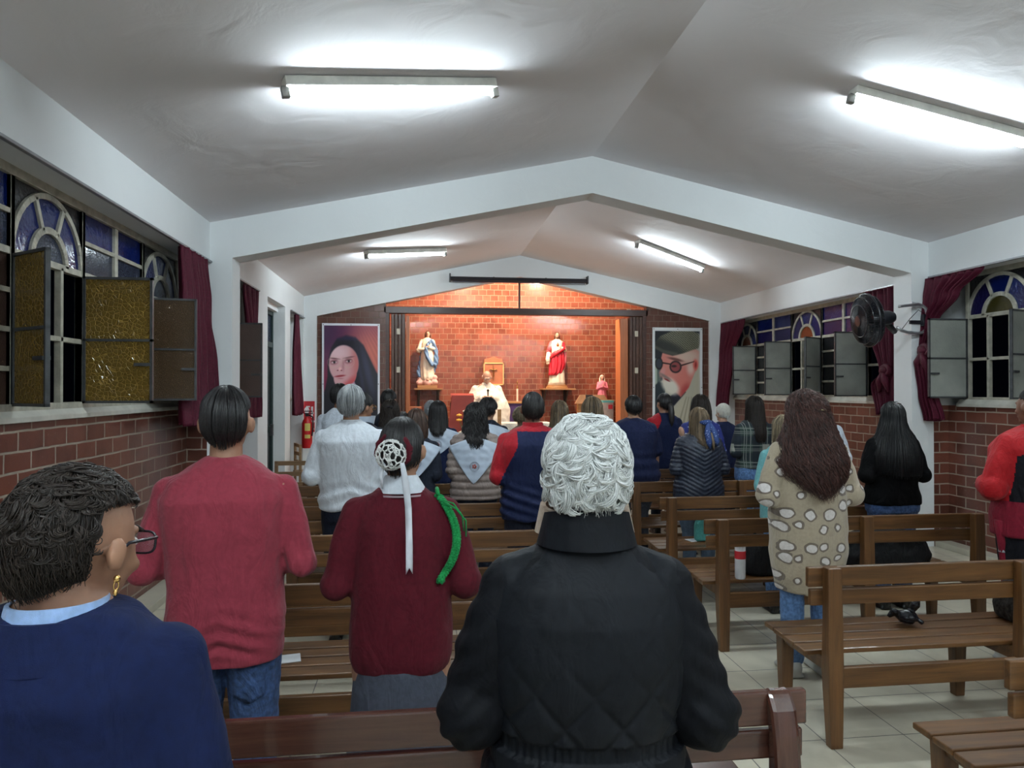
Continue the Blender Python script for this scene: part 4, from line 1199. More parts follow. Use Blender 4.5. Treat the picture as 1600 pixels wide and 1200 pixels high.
p.top('cardigan', leopard(), prof=[(.515,.175,.145,0), (.53,.190,.155,0), (.60,.205,.168,0), (.75,.222,.182,0), (.92,.228,.188,0), (1.10,.222,.182,0), (1.22,.212,.17,0), (1.31,.195,.15,-.004), (1.37,.17,.12,-.01), (1.42,.12,.09,-.010), (1.465,.07,.07,-.008)], sl_r=.034, vox=.008, crease=.010)
p.pants(JEANS_L, wf=.82); p.shoes(SHOE_W)
p.hair(H_AUB, .086, .106, .112, -.012, .126, 112, 88, 46, long=[(.128,.092,.108,.06), (.06,.105,.12,.03), (-.05,.145,.165,.02), (-.16,.180,.20,.0), (-.25,.160,.21,.0), (-.335,.11,.205,.0,.10)], n=4200, r=.0015, wig=.020, freq=46, thick=.026, pts=34, lump=.014, lumps=18, clump=160, frizz=.004, jl=2.0, spread=.7)
m = MB(); m.tube([(-.005, -.143, .150), (.03, -.142, .149), (.064, -.122, .146)], [.0075, .0085, .006], 8, flat=.6); p.hpart(m, 'hair_clip', mat('pale_gold_clip', (.6, .5, .3), .3, .3), label='pale gold hair clip')
m = MB(); m.ell((.006, -.030, .158), (.090, .108, .094)); p.hpart(m, 'smooth_crown_hair', H_BLACK)

# woman with straight black hair
p = Person('person with very long straight black hair, black top and jeans, beside the right column', 3.53, 4.96, 0, 1.55, 1.20, 1.15, 'f', SK_T, arms='folded', vox=.010, elbow=.02)
p.body()
BTOP = fabric('black_knit', (.003, .003, .0035), .9, spec=.1)
p.top('blouse', BTOP, hem=.86, ease=.026, hemw=.19, sl_r=.026); p.pants(JEANS); p.shoes(SHOE_B)
H_BLK2 = hair_mat('glossy_black_hair', (.0015, .0015, .002), (.006, .006, .007), .38, .35)
p.hair(H_BLK2, .086, .106, .112, -.010, .127, 112, 88, 46, long=[(.127,.086,.106,.06), (.04,.098,.112,.03), (-.06,.175,.16,.02), (-.20,.225,.19,.02), (-.36,.215,.20,.0,.02)], n=1800, r=.0019, wig=.0008, freq=5, thick=.006, pts=20, lump=.002, clump=300)
m = MB(); m.tube([(-.03, -.062, .226), (0, -.070, .230), (.034, -.066, .222)], .0045, 8); m.tube([(-.03, -.072, .215), (0, -.084, .216), (.034, -.074, .213)], .0035, 8); p.hpart(m, 'hair_clip', mat('silver_clip', (.75, .75, .75), .2, 1.), label='silver hair clip')

# man in red and black at the right edge
p = Person('person in a red and black tracksuit with arms folded, cut off by the right edge', 3.62, 3.80, 3, 1.66, 1.30, 1.25, 'm', SK_D, arms='folded', vox=.009, elbow=.055)
p.body()
RED = fabric('red_track_cloth', (.34, .004, .008), .75, 700, .4, .08, .1); BLKT = fabric('black_track_cloth', (.005, .005, .009), .8, 700, .4); CRIM = fabric('crimson_panel', (.20, .006, .022), .75, 700, .4)
def pnt(c):
    x, y, z = c[:, 0], c[:, 1], c[:, 2]
    r_ = np.zeros(len(c)); body_ = (np.abs(x) < .235) & (y < .17)
    r_[(body_) & (z < 1.30-.35*np.maximum(0, .10-np.abs(x)))] = 1
    r_[(np.abs(x) > .17) & (np.abs(x) < .29) & (z < 1.02)] = 2
    return r_
p.top('track_jacket', [RED, BLKT, CRIM], hem=.80, ease=.035, sl_r=.034, paint=pnt, vox=.010)
p.collar(RED, 1.42, 1.475, (.088, .085), (.072, .072), -.01, .010)
p.pants(BLKT, .03, name='track_trousers'); p.shoes(SHOE_W)
m = MB()
for sg in (-1, 1): m.tube([(sg*.245, .0, .90), (sg*.205, .01, .72), (sg*.185, .012, .50), (sg*.175, .0, .2)], [.03, .03, .028, .026], 10, flat=1.)
p.K(m).build('side_panel', CRIM, p.root, smooth=True)
for sg in (-1, 1):
    m = MB(); m.tube([(sg*.20, .010, .70), (sg*.198, .010, .725)], .034, 12); p.K(m).build('white_stripe', WHT, p.root, smooth=True)
p.hair(H_BLACK, .081, .100, .108, -.008, .127, 110, 70, 50, n=600, r=.0016, wig=.0008, thick=.003, pts=8, lump=.002, clump=100)

# ------------------------------------------------------------------ people: middle rows
def nape(rx, ry, z=.045): return [(.127, rx, ry, .06), (.085, rx*.95, ry*.94, .05), (z, rx*.80, ry*.76, .04, .04)]
def short(p, m_, n=500, r=.0022, **k):
    a = dict(long=None, rx=.084, ry=.104, rz=.110, cy=-.008, cz=.128, back=115, side=76, front=50, wig=.0012, freq=10, thick=.005, pts=12, lump=.003, clump=140, alng=78); a.update(k)
    if a['long'] is None: a['long'] = nape(a['rx'], a['ry'])
    p.hair(m_, n=n, r=r, **a)
def longh(p, m_, L=.30, w=.14, n=900, r=.0026, **k):
    a = dict(rx=.088, ry=.106, rz=.112, cy=-.010, cz=.127, back=112, side=88, front=48, wig=.003, freq=12, thick=.010, pts=16, lump=.005, clump=120)
    a['long'] = [(.127,.088,.106,.06), (.04,.098,.112,.03), (-.06,(w+.1)/2,.135,.0), (.12-L*.8,w,.165,.0), (.12-L,w*.85,.165,.0,.03)]
    if L < .22: a['long'] = [(.127,.092,.108,.06), (.06,w,.125,.06), (.12-L*.8,w,.125,.05), (.12-L,w*.85,.105,.04,.0)]
    a.update(k); p.hair(m_, n=n, r=r, **a)
# man in the white shirt with grey hair
p = Person('person in a white shirt with thick grey hair and dark trousers, behind the kerchiefed women', -.47, 4.80, 2, 1.67, 1.12, 1.1, 'm', SK_T, yaw=-4, arms='folded', vox=.010, elbow=.01)
p.body()
p.top('shirt', WHT, hem=.88, ease=.030, sl_r=.024, sleeve=1., puff=lambda a: .006*np.sin((a[:, 2]+.4*np.abs(a[:, 0]))*2*PI/.09+5*a[:, 0])*np.clip((1.1-a[:, 2])/.1, 0, 1))
p.collar(WHT, 1.425, 1.475, (.080, .078), (.066, .066), -.01, .008); p.pants(PANT_N); p.shoes(SHOE_B)
H_G2 = hair_mat('silver_grey_hair', (.10, .11, .12), (.42, .43, .44), .45)
short(p, H_G2, 1500, .0017, rx=.088, ry=.106, rz=.114, back=112, side=78, wig=.003, freq=14, thick=.008, lump=.004)
# man in red and navy
NAVY = fabric('navy_jersey', (.005, .011, .048), .75, 700, .3)
REDJ = fabric('red_jersey', (.36, .006, .016), .75, 700, .3)
p = Person('person in a navy and red jersey with close cropped black hair', .75, 4.80, -3, 1.63, 1.20, 1.2, 'm', SK_D, arms='folded', vox=.010, elbow=-.005)
p.body()
def pj(c):
    x, y, z = c[:, 0], c[:, 1], c[:, 2]; r_ = np.ones(len(c))
    r_[(np.abs(x) > .118+.45*np.maximum(0, 1.33-z)) | (z > 1.425)] = 0
    r_[(np.abs(x) < .20) & (z < 1.16)] = 1
    return r_
p.top('jersey', [REDJ, NAVY], hem=.80, ease=.03, sl_r=.022, paint=pj, puff=lambda a: .007*np.sin((a[:, 2]+.3*a[:, 0])*2*PI/.07)*np.clip((1.08-a[:, 2])/.1, 0, 1))
p.collar(REDJ, 1.42, 1.485, (.088, .084), (.072, .072), -.01, .010); p.pants(PANT_N); p.shoes(SHOE_B)
short(p, H_BLACK, 1200, .0013, rx=.081, ry=.101, rz=.109, wig=.0006, thick=.002, lump=.0015, back=110, side=74)
# kerchiefs
KER = mat('white_satin_kerchief', (.52, .60, .72), .32, nscale=5, sheen=.4, bump=.3, bscale=14)
EMB = mat('grey_embroidery', (.22, .24, .30), .6); EMR = mat('red_embroidery', (.45, .10, .08), .6)
def kerchief(p, ex=0., top=1.43, L=.36, W=.235, emz=None):
    def fn(u, v):
        w = W*(1-v)**.85
        return (ex*v + u*w, top - .085*abs(u)**1.5*(1-v) - v*L + .0*u)
    p.wrap('kerchief', KER, fn, 26, 24, .010, .004, default=-.03, relief=lambda x, z: .006*math.sin((z+abs(x)*.8)*80)*max(0, min(1, (z-1.15)*6)))
    p.collar(KER, 1.385, 1.455, (.130, .105), (.078, .076), -.008, .014, 'kerchief_roll', .0)
    z0 = emz or top-L*.62; x0 = ex*.62
    m = MB(); 
    def q(dx, dz): 
        y = p.back(x0+dx, z0+dz, -.12); return (x0+dx, y-.020, z0+dz)
    m.tube([q(.042*math.cos(t), .042*math.sin(t)) for t in [2*PI*i/20 for i in range(21)]], .0022, 6, cap=False)
    m.tube([q(.033*math.cos(t), .033*math.sin(t)) for t in [2*PI*i/20 for i in range(21)]], .0012, 6, cap=False)
    m.cur = 1
    for i in range(5): m.ell(q(.014*math.cos(i*1.257), .014*math.sin(i*1.257)), (.007, .004, .010), nu=8, nv=6)
    p.K(m).build('embroidered_emblem', [EMB, EMR], p.root, smooth=True, label='round embroidered emblem')
DKJ = fabric('dark_blue_jacket', (.010, .014, .026), .8)
p = Person('person in a dark jacket and white embroidered kerchief with a brown bob', -.05, 5.79, -3, 1.485, 1.0, 1.05, 'f', SK_T, arms='folded', elbow=-.035, vox=.010)
p.body(); p.top('jacket', DKJ, hem=.72, ease=.03, sl_r=.028); p.pants(PANT_N); p.shoes(SHOE_B); kerchief(p, .02, 1.43, .34)
longh(p, H_BR, .17, .100, 1300, .0019, wig=.002)
PUFB = fabric('beige_puffer_nylon', (.27, .215, .195), .5, 900, .3, .05, 0)
def puffz(P_, A_, vee=0.):
    return lambda a: A_*(np.abs(np.sin(PI*(a[:, 2]+vee*np.abs(a[:, 0]))/P_))**.6-.5)
p = Person('person in a beige puffer jacket and white kerchief with long black curls', .44, 5.93, -3, 1.52, 1.18, 1.1, 'f', SK_T, arms='low', elbow=-.035, vox=.009)
p.body(); p.top('puffer_jacket', PUFB, hem=.83, ease=.035, hemw=.235, sl_r=.036, puff=puffz(.066, .014)); p.pants(PANT_N); p.shoes(SHOE_B); kerchief(p, -.02, 1.40, .42, .25)
longh(p, H_BLACK, .27, .120, 1500, .0022, wig=.014, freq=42, thick=.02, pts=24, clump=60, lump=.012)
WCL = fabric('white_blouse_cloth', (.55, .60, .68), .7)
p = Person('person with black hair, glasses and raised white collar turned to the right', -.50, 5.88, 0, 1.62, .95, 1., 'f', SK_T, yaw=-45, pitch=6, arms='folded', vox=.010, face_detail=True)
p.body(); p.top('blouse', DKJ, hem=.8, ease=.025, sl_r=.02); p.pants(PANT_N); p.shoes(SHOE_B); kerchief(p, .0, 1.43, .30, .24)
p.collar(KER, 1.43, 1.50, (.11, .10), (.125, .115), .02, .006, 'raised_kerchief_edge')
short(p, H_BLACK, 900, .002, rx=.086, ry=.106, back=116, side=92, front=50)
m = MB()
for sg in (-1, 1):
    pts = [(sg*.033+.024*math.cos(t), .112, .118+.020*math.sin(t)) for t in [2*PI*i/20 for i in range(21)]]; m.tube(pts, .0022, 6, cap=False); m.tube([(sg*.058, .112, .124), (sg*.086, .02, .118)], .0022, 6)
p.hpart(m, 'glasses', GOLD)
p = Person('person with black hair and white top standing against the nun banner', -.79, 6.97, 0, 1.70, .95, 1., 'f', SK_T, arms='folded', elbow=-.035, vox=.012)
p.body(); p.top('blouse', WCL, hem=.85, ease=.03, sl_r=.03); p.pants(PANT_N); p.shoes(SHOE_B); short(p, H_BLACK, 500, side=90, back=120, rx=.09)
p = Person('person with dark curly hair gathered in a clip, left of the kerchiefed women', -.31, 6.88, 0, 1.545, .95, .9, 'f', SK_T, arms='folded', elbow=-.035, vox=.012)
p.body(); p.top('blouse', DKJ, hem=.85, ease=.03, sl_r=.03); p.pants(PANT_N); p.shoes(SHOE_B); longh(p, H_DBR, .26, .12, 900, .003, wig=.010, freq=30)
m = MB(); m.tube([(-.02, -.118, .16), (0, -.13, .17), (.03, -.12, .155)], .008, 8); p.hpart(m, 'hair_clip', GF)
p = Person('person with smooth black hair in front of the folded brown doors', -.37, 7.95, 0, 1.645, .88, .9, 'f', SK_T, yaw=-25, arms='folded', elbow=-.035, vox=.012)
p.body(); p.top('blouse', DKJ, hem=.85, ease=.03, sl_r=.03); p.pants(PANT_N); p.shoes(SHOE_B); short(p, H_BLACK, 400, side=92, back=118)
p = Person('person, small, with short dark hair between the left kerchiefed group and the folded doors', -.24, 8.8, 0, 1.37, .85, .85, 'm', SK_T, arms='folded', vox=.012)
p.body(); p.top('sweater', DKJ, hem=.85, ease=.03, sl_r=.02); p.pants(PANT_N); p.shoes(SHOE_B); short(p, H_BLACK, 250, .003)
p = Person('person with grey hair and a pale collar below the statue on the left', .09, 7.95, 0, 1.52, .9, .9, 'm', SK_L, yaw=8, arms='folded', elbow=-.035, vox=.012)
p.body(); p.top('jacket', fabric('khaki_cloth', (.34, .28, .19), .8), hem=.85, ease=.03, sl_r=.03); p.pants(PANT_N); p.shoes(SHOE_B); short(p, H_G2, 400)
p = Person('person with shoulder length black hair and white kerchief below the left statue', .15, 6.93, -3, 1.53, .92, .9, 'f', SK_T, arms='folded', elbow=-.035, vox=.011)
p.body(); p.top('blouse', NAVY, hem=.82, ease=.03, sl_r=.03); p.pants(PANT_N); p.shoes(SHOE_B); kerchief(p, .0, 1.43, .30, .26); longh(p, H_BLACK, .24, .10, 800, .0024)
p = Person('person with short black curls and white kerchief in front of the priest', .64, 6.93, -3, 1.56, .98, 1., 'f', SK_T, yaw=-28, arms='folded', elbow=-.035, vox=.011, face_detail=True)
p.body(); p.top('blouse', DKJ, hem=.82, ease=.03, sl_r=.03); p.pants(PANT_N); p.shoes(SHOE_B); kerchief(p, .0, 1.43, .30, .25)
short(p, H_BLACK, 900, .0024, rx=.09, ry=.108, side=94, back=120, wig=.009, freq=36, lump=.008, thick=.012)
p = Person('person with frizzy ash blond hair just left of the man in navy and red', 1.11, 7.95, 0, 1.43, 1.0, 1., 'f', SK_L, arms='folded', vox=.012)
p.body(); p.top('coat', fabric('taupe_cloth', (.18, .14, .10), .9), hem=.82, ease=.03, sl_r=.03); p.pants(PANT_N); p.shoes(SHOE_B)
short(p, H_BLOND, 800, .0028, rx=.10, ry=.12, rz=.118, side=100, back=125, wig=.012, freq=40, lump=.01, thick=.02, frizz=.004)
p = Person('person whose ash brown crown shows just above the white haired woman', 1.42, 5.84, -5, 1.58, 1.0, 1., 'f', SK_T, arms='folded', vox=.012)
p.body(); p.top('blouse', fabric('sage_cloth', (.12, .14, .11), .9), hem=.82, ease=.03, sl_r=.03); p.pants(PANT_N); p.shoes(SHOE_B); longh(p, H_HIGH, .26, .12, 900, .0022)
p = Person('person with dull brown hair mostly hidden, left of the ash brown crown', 1.36, 6.95, -5, 1.53, 1.0, 1., 'f', SK_T, arms='folded', vox=.012)
p.body(); p.top('blouse', fabric('brown_cloth', (.10, .07, .05), .9), hem=.82, ease=.03, sl_r=.03); p.pants(PANT_N); p.shoes(SHOE_B); longh(p, H_HIGH, .26, .12, 600, .003)
# right of the aisle
NVT = fabric('navy_tshirt_cloth', (.008, .013, .048), .85)
p = Person('person in a dark navy short sleeved top with short black hair', 2.07, 6.80, -2, 1.585, 1.5, 1.45, 'f', SK_T, arms='down', vox=.010, elbow=-.01)
p.body(); p.top('tshirt', NVT, hem=.80, ease=.028, sl_r=.03, sleeve=.5, puff=lambda a: .008*np.sin(a[:, 2]*2*PI/.12)*np.clip((1.15-a[:, 2])/.1, 0, 1)); p.pants(fabric('charcoal_trousers', (.03, .032, .042), .85)); p.shoes(SHOE_B)
short(p, H_BLACK, 900, .002, rx=.088, ry=.106, side=92, back=122)
p = Person('person with a black ponytail in a red and navy jersey', 2.73, 7.78, 0, 1.60, 1.15, 1.1, 'f', SK_T, yaw=12, arms='folded', vox=.011)
p.body(); p.top('jersey', [REDJ, NAVY], hem=.80, ease=.03, sl_r=.022, paint=lambda c: np.where(c[:, 0] < -.075-.5*np.maximum(0, 1.38-c[:, 2]), 0, 1)); p.collar(REDJ, 1.41, 1.455, (.088, .084), (.072, .072), -.01, .010); p.pants(PANT_N); p.shoes(SHOE_B)
short(p, H_BLACK, 600, .0022, side=90, back=112)
m = MB(); m.tube([(0, -.10, .12), (.012, -.135, .08), (.018, -.14, .0), (.012, -.15, -.10), (.01, -.15, -.16)], [.022, .034, .036, .028, .010], 12); p.hpart(m, 'ponytail', H_BLACK)
def dots(name, c, dc, sc, r_):
    T = NT(name); T.r(.7); tc = T.n('ShaderNodeTexCoord'); v = T.n('ShaderNodeTexVoronoi', i_Scale=sc); T.l(tc.outputs['Object'], v.inputs[0])
    f = T.math('LESS_THAN', v.outputs['Distance'], r_); T.base(T.mix(f, c, dc)); return T.m
FLO = dots('blue_floral_cloth', (.010, .020, .16), (.55, .62, .8), 26., .20)
p = Person('person with dark hair in a blue dotted dress with a bare shoulder', 2.77, 6.82, -3, 1.59, 1.05, 1., 'f', SK_T, arms='folded', vox=.011)
p.body(); p.top('dress', FLO, hem=.60, ease=.03, sl_r=.02, hemw=.20); p.shoes(SHOE_B); longh(p, H_DBR, .20, .105, 900, .0024)
m = MB(); m.ell((-.218, -.042, 1.305), (.030, .040, .062), rotm(.2, -.25, 0)); p.K(m).build('bare_shoulder', SK_L, p.root, smooth=True, label='bare skin in the sleeve opening')
# quilted navy jacket
QN = fabric('navy_quilted_nylon', (.012, .017, .034), .42, 900, .2, .1, 0, 12, .5)
def chev(a):
    z = a[:, 2] - .55*np.abs(a[:, 0])*(np.abs(a[:, 0]) < .2) - .11*(np.abs(a[:, 0]) >= .2)
    return .009*(np.abs(np.sin(PI*z/.042))**.5-.6)
p = Person('person in a quilted navy jacket with highlighted hair tied with a long blue scarf', 2.38, 5.90, -2, 1.485, 1.30, 1.25, 'f', SK_T, yaw=6, arms='folded', vox=.0085, elbow=.0)
p.body(); p.top('quilted_jacket', QN, hem=.70, ease=.03, hemw=.21, sl_r=.026, puff=chev, vox=.0085, smooth=4, crease=.003); p.pants(fabric('faded_denim', (.075, .11, .16), .85)); p.shoes(SHOE_B)
p.collar(QN, 1.40, 1.45, (.095, .09), (.078, .076), -.01, .012)
longh(p, H_HIGH, .26, .105, 1100, .0022)
SCF = dots('blue_sequined_scarf', (.02, .05, .18), (.55, .65, .85), 60., .16)
m = MB(); m.tube([(-.04, -.11, .10), (.0, -.135, .095), (.05, -.125, .10), (.09, -.08, .105)], [.012, .028, .026, .012], 12)
m.tube([(.03, -.14, .09), (.015, -.165, .0), (.02, -.19, -.10), (.03, -.19, -.155)], [.018, .034, .030, .006], 12, flat=.8)
m.tube([(.05, -.14, .09), (.085, -.16, .0), (.10, -.185, -.09), (.11, -.185, -.13)], [.018, .036, .030, .006], 12, flat=.8)
p.hpart(m, 'scarf', SCF, label='blue sequined hair scarf')
m = MB(); m.tube([(.045, -.175, .0), (.06, -.195, -.10), (.065, -.195, -.17)], [.012, .016, .005], 10); p.hpart(m, 'lock', H_HIGH)
m = MB(); m.tube([(-.02, -.06, .228), (.02, -.066, .230), (.05, -.05, .222)], .004, 8); p.hpart(m, 'hair_clip', mat('silver_clip', (.75, .75, .75), .2, 1.))
# person with white cap
p = Person('person in a knitted white cap and navy sweater, standing beside the far right curtain', 3.44, 7.80, 0, 1.48, 1.05, 1., 'm', SK_L, yaw=18, arms='folded', vox=.012)
p.body(); p.top('sweater', NVT, hem=.85, ease=.03, sl_r=.03); p.pants(PANT_N); p.shoes(SHOE_B); short(p, H_WHITE, 200, rx=.080, ry=.1)
m = MB(); m.ell((0, -.012, .140), (.091, .110, .106)); me = m.v
p.hpart(m, 'knitted_cap', fabric('white_cap_cloth', (.60, .58, .52), .9, 300, .5), label='white knitted cap')
# plaid shirt
def plaid():
    T = NT('plaid_flannel'); T.r(.9); tc = T.n('ShaderNodeTexCoord'); sx = T.n('ShaderNodeSeparateXYZ'); T.l(tc.outputs['Object'], sx.inputs[0])
    def band(o, per, lo, hi, off=0.):
        f = T.math('FRACT', T.math('ADD', T.math('DIVIDE', o, per), 50.+off)); return T.math('MULTIPLY', T.math('GREATER_THAN', f, lo), T.math('LESS_THAN', f, hi))
    X_, Z_ = sx.outputs[0], sx.outputs[2]; P_ = .17
    c = T.mix(T.math('MULTIPLY', band(X_, P_, .55, .95), .8), (.028, .050, .042), (.006, .009, .018))
    c = T.mix(T.math('MULTIPLY', band(Z_, P_, .5, .95), .7), c, (.006, .010, .02))
    wx = T.math('ADD', band(X_, P_, .10, .13), T.math('ADD', band(X_, P_, .20, .23), band(X_, P_, .40, .44)))
    wz = T.math('ADD', band(Z_, P_, .08, .11), T.math('ADD', band(Z_, P_, .18, .21), band(Z_, P_, .38, .42)))
    c = T.mix(T.math('MULTIPLY', T.math('MINIMUM', T.math('ADD', wx, wz), 1.), .5), c, (.35, .36, .33))
    sq = T.math('MULTIPLY', band(X_, P_*2, .12, .34, .05), band(Z_, P_*2, .12, .34, .1)); c = T.mix(T.math('MULTIPLY', sq, .7), c, (.36, .36, .31))
    T.base(c); return T.m
p = Person('person in a dark green plaid shirt and jeans with long dark hair', 3.34, 6.82, 0, 1.575, 1.12, 1.1, 'f', SK_T, arms='folded', vox=.010)
p.body(); p.top('shirt', plaid(), hem=.92, ease=.028, sl_r=.026); p.pants(JEANS_L, .03); p.shoes(SHOE_B); longh(p, H_DBR, .36, .12, 1000, .0024, wig=.004)
# teal child
TEAL = fabric('aqua_knit', (.16, .42, .44), .9)
p = Person('person in an aqua top with ash blond hair, half hidden by the leopard cardigan', 2.66, 4.97, 0, 1.45, 1.0, 1.05, 'f', SK_L, arms='folded', vox=.010)
p.body(); p.top('sweater', TEAL, hem=.80, ease=.026, sl_r=.03); p.pants(JEANS_L); p.shoes(SHOE_B); longh(p, H_BLOND, .26, .10, 1000, .0024, wig=.005)
p = Person('person in a pale shirt with smooth black hair, behind the leopard cardigan', 3.47, 5.90, 0, 1.605, 1.2, 1.1, 'm', SK_T, arms='folded', vox=.011)
p.body(); p.top('shirt', WCL, hem=.85, ease=.03, sl_r=.03); p.pants(PANT_N); p.shoes(SHOE_B); short(p, H_BLACK, 700, .002)
# priest
CREAM = fabric('cream_vestment', (.78, .72, .62), .8, 600, .35, .05)
p = Person('bald person in cream vestments holding a microphone behind the altar', 1.20, 13.32, 180, 1.76, 1.35, 1.1, 'm', SK_L, pitch=28, arms='prayer', vox=.010, z0=.25, face_detail='grey')
p.body(.006)
p.top('chasuble', CREAM, prof=[(.30,.38,.22,0), (.7,.42,.23,0), (1.0,.43,.23,.0), (1.12,.39,.22,0), (1.25,.30,.18,0), (1.34,.22,.14,-.005), (1.42,.13,.10,-.008), (1.465,.078,.078,-.005)], sl_r=.05, crease=.012)
p.collar(CREAM, 1.43, 1.475, (.10, .095), (.075, .075), 0, .012)
p.shoes(SHOE_B)
m = MB(); m.ell((0, -.088, .095), (.060, .018, .036))
for sg in (-1, 1): m.ell((sg*.074, -.035, .105), (.012, .050, .026))
p.hpart(m, 'hair', H_WHITE)
m = MB(); m.tube([(.0, .27, 1.20), (.0, .285, 1.31)], [.011, .014], 12); m.ell((.0, .288, 1.33), (.022, .022, .024)); p.K(m).build('microphone', mat('black_plastic', (.01, .01, .01), .4), p.root, smooth=True, label='black microphone')
# ------------------------------------------------------------------ banners
def vcol_mat(name, rough=.5):
    T = NT(name); T.r(rough); a = T.n('ShaderNodeVertexColor', layer_name='print'); T.l(a.outputs['Color'], T.b.inputs['Base Color'])
    return T.m
PRINT = vcol_mat('printed_vinyl')
def sm(x, a, b): t = np.clip((x-a)/(b-a+1e-9), 0, 1); return t*t*(3-2*t)
def ellm(U, V, cx, cy, rx, ry, rot=0., soft=.12):
    c, s_ = math.cos(rot), math.sin(rot); x = (U-cx)*c+(V-cy)*s_; y = -(U-cx)*s_+(V-cy)*c
    return 1-sm(np.sqrt((x/rx)**2+(y/ry)**2), 1-soft, 1+soft)
def polym(U, V, poly, soft=.01):
    """soft polygon mask"""
    inside = np.zeros(U.shape, bool); n = len(poly); dist = np.full(U.shape, 9.)
    for i in range(n):
        x1, y1 = poly[i]; x2, y2 = poly[(i+1) % n]
        if y1 != y2:
            c = ((y1 > V) != (y2 > V)) & (U < (x2-x1)*(V-y1)/(y2-y1)+x1); inside ^= c
        L = (x2-x1)**2+(y2-y1)**2+1e-12; t = np.clip(((U-x1)*(x2-x1)+(V-y1)*(y2-y1))/L, 0, 1)
        dist = np.minimum(dist, np.hypot(U-x1-t*(x2-x1), V-y1-t*(y2-y1)))
    sd = np.where(inside, dist, -dist); return sm(sd, -soft, soft)
def poster(name, label, x0, x1, z0, z1, y, paint, asp):
    NX, NZ = 150, 300; r = thing(name, label, 'banner', ((x0+x1)/2, y, z0))
    W, Hh = x1-x0, z1-z0
    u = np.linspace(0, 1, NX+1); v = np.linspace(0, 1, NZ+1); U, V = np.meshgrid(u, v)
    img = paint(U, V)
    X = x0+U*W; Z = z0+V*Hh; Yy = y-.012-.006*np.sin(U*9+V*3)-.004*np.sin(V*14+U*2)-.006*sm(V, .9, 1)*np.abs(np.sin(U*PI*2))
    vs = np.stack([X, Yy, Z], -1).reshape(-1, 3)
    m = MB(); fs = []
    for j in range(NZ):
        for i in range(NX):
            k = j*(NX+1)+i; fs.append((k, k+1, k+NX+2, k+NX+1))
    m.add(vs.tolist(), fs); o = m.build('print', PRINT, r, smooth=True, world=True, fixn=False)
    ca = o.data.color_attributes.new('print', 'FLOAT_COLOR', 'POINT')
    c = np.ones((vs.shape[0], 4)); c[:, :3] = np.clip(img.reshape(-1, 3), 0, 1)**2.2; ca.data.foreach_set('color', c.ravel())
    q = o.modifiers.new('thickness', 'SOLIDIFY'); q.thickness = .002; q.offset = 1
    m = MB()
    for px, pz in ((x0+.025, z1-.025), ((x0+x1)/2, z1-.025), (x1-.025, z1-.025), (x0+.02, (z0+z1)/2), (x1-.02, (z0+z1)/2)): m.ell((px, y-.024, pz), (.008, .005, .008), nu=8, nv=6)
    m.build('eyelet', STEEL, r, world=True, smooth=True)
    return r
def L_(img, mask, col): return img*(1-mask[..., None]) + np.array(col)*mask[..., None]
def A_(img, mask, col): return img + np.array(col)*mask[..., None]
def edge(U, V, a=.035, b=.018): return (1-sm(np.minimum(np.minimum(U, 1-U)/a, np.minimum(V, 1-V)/b), .9, 1.1))
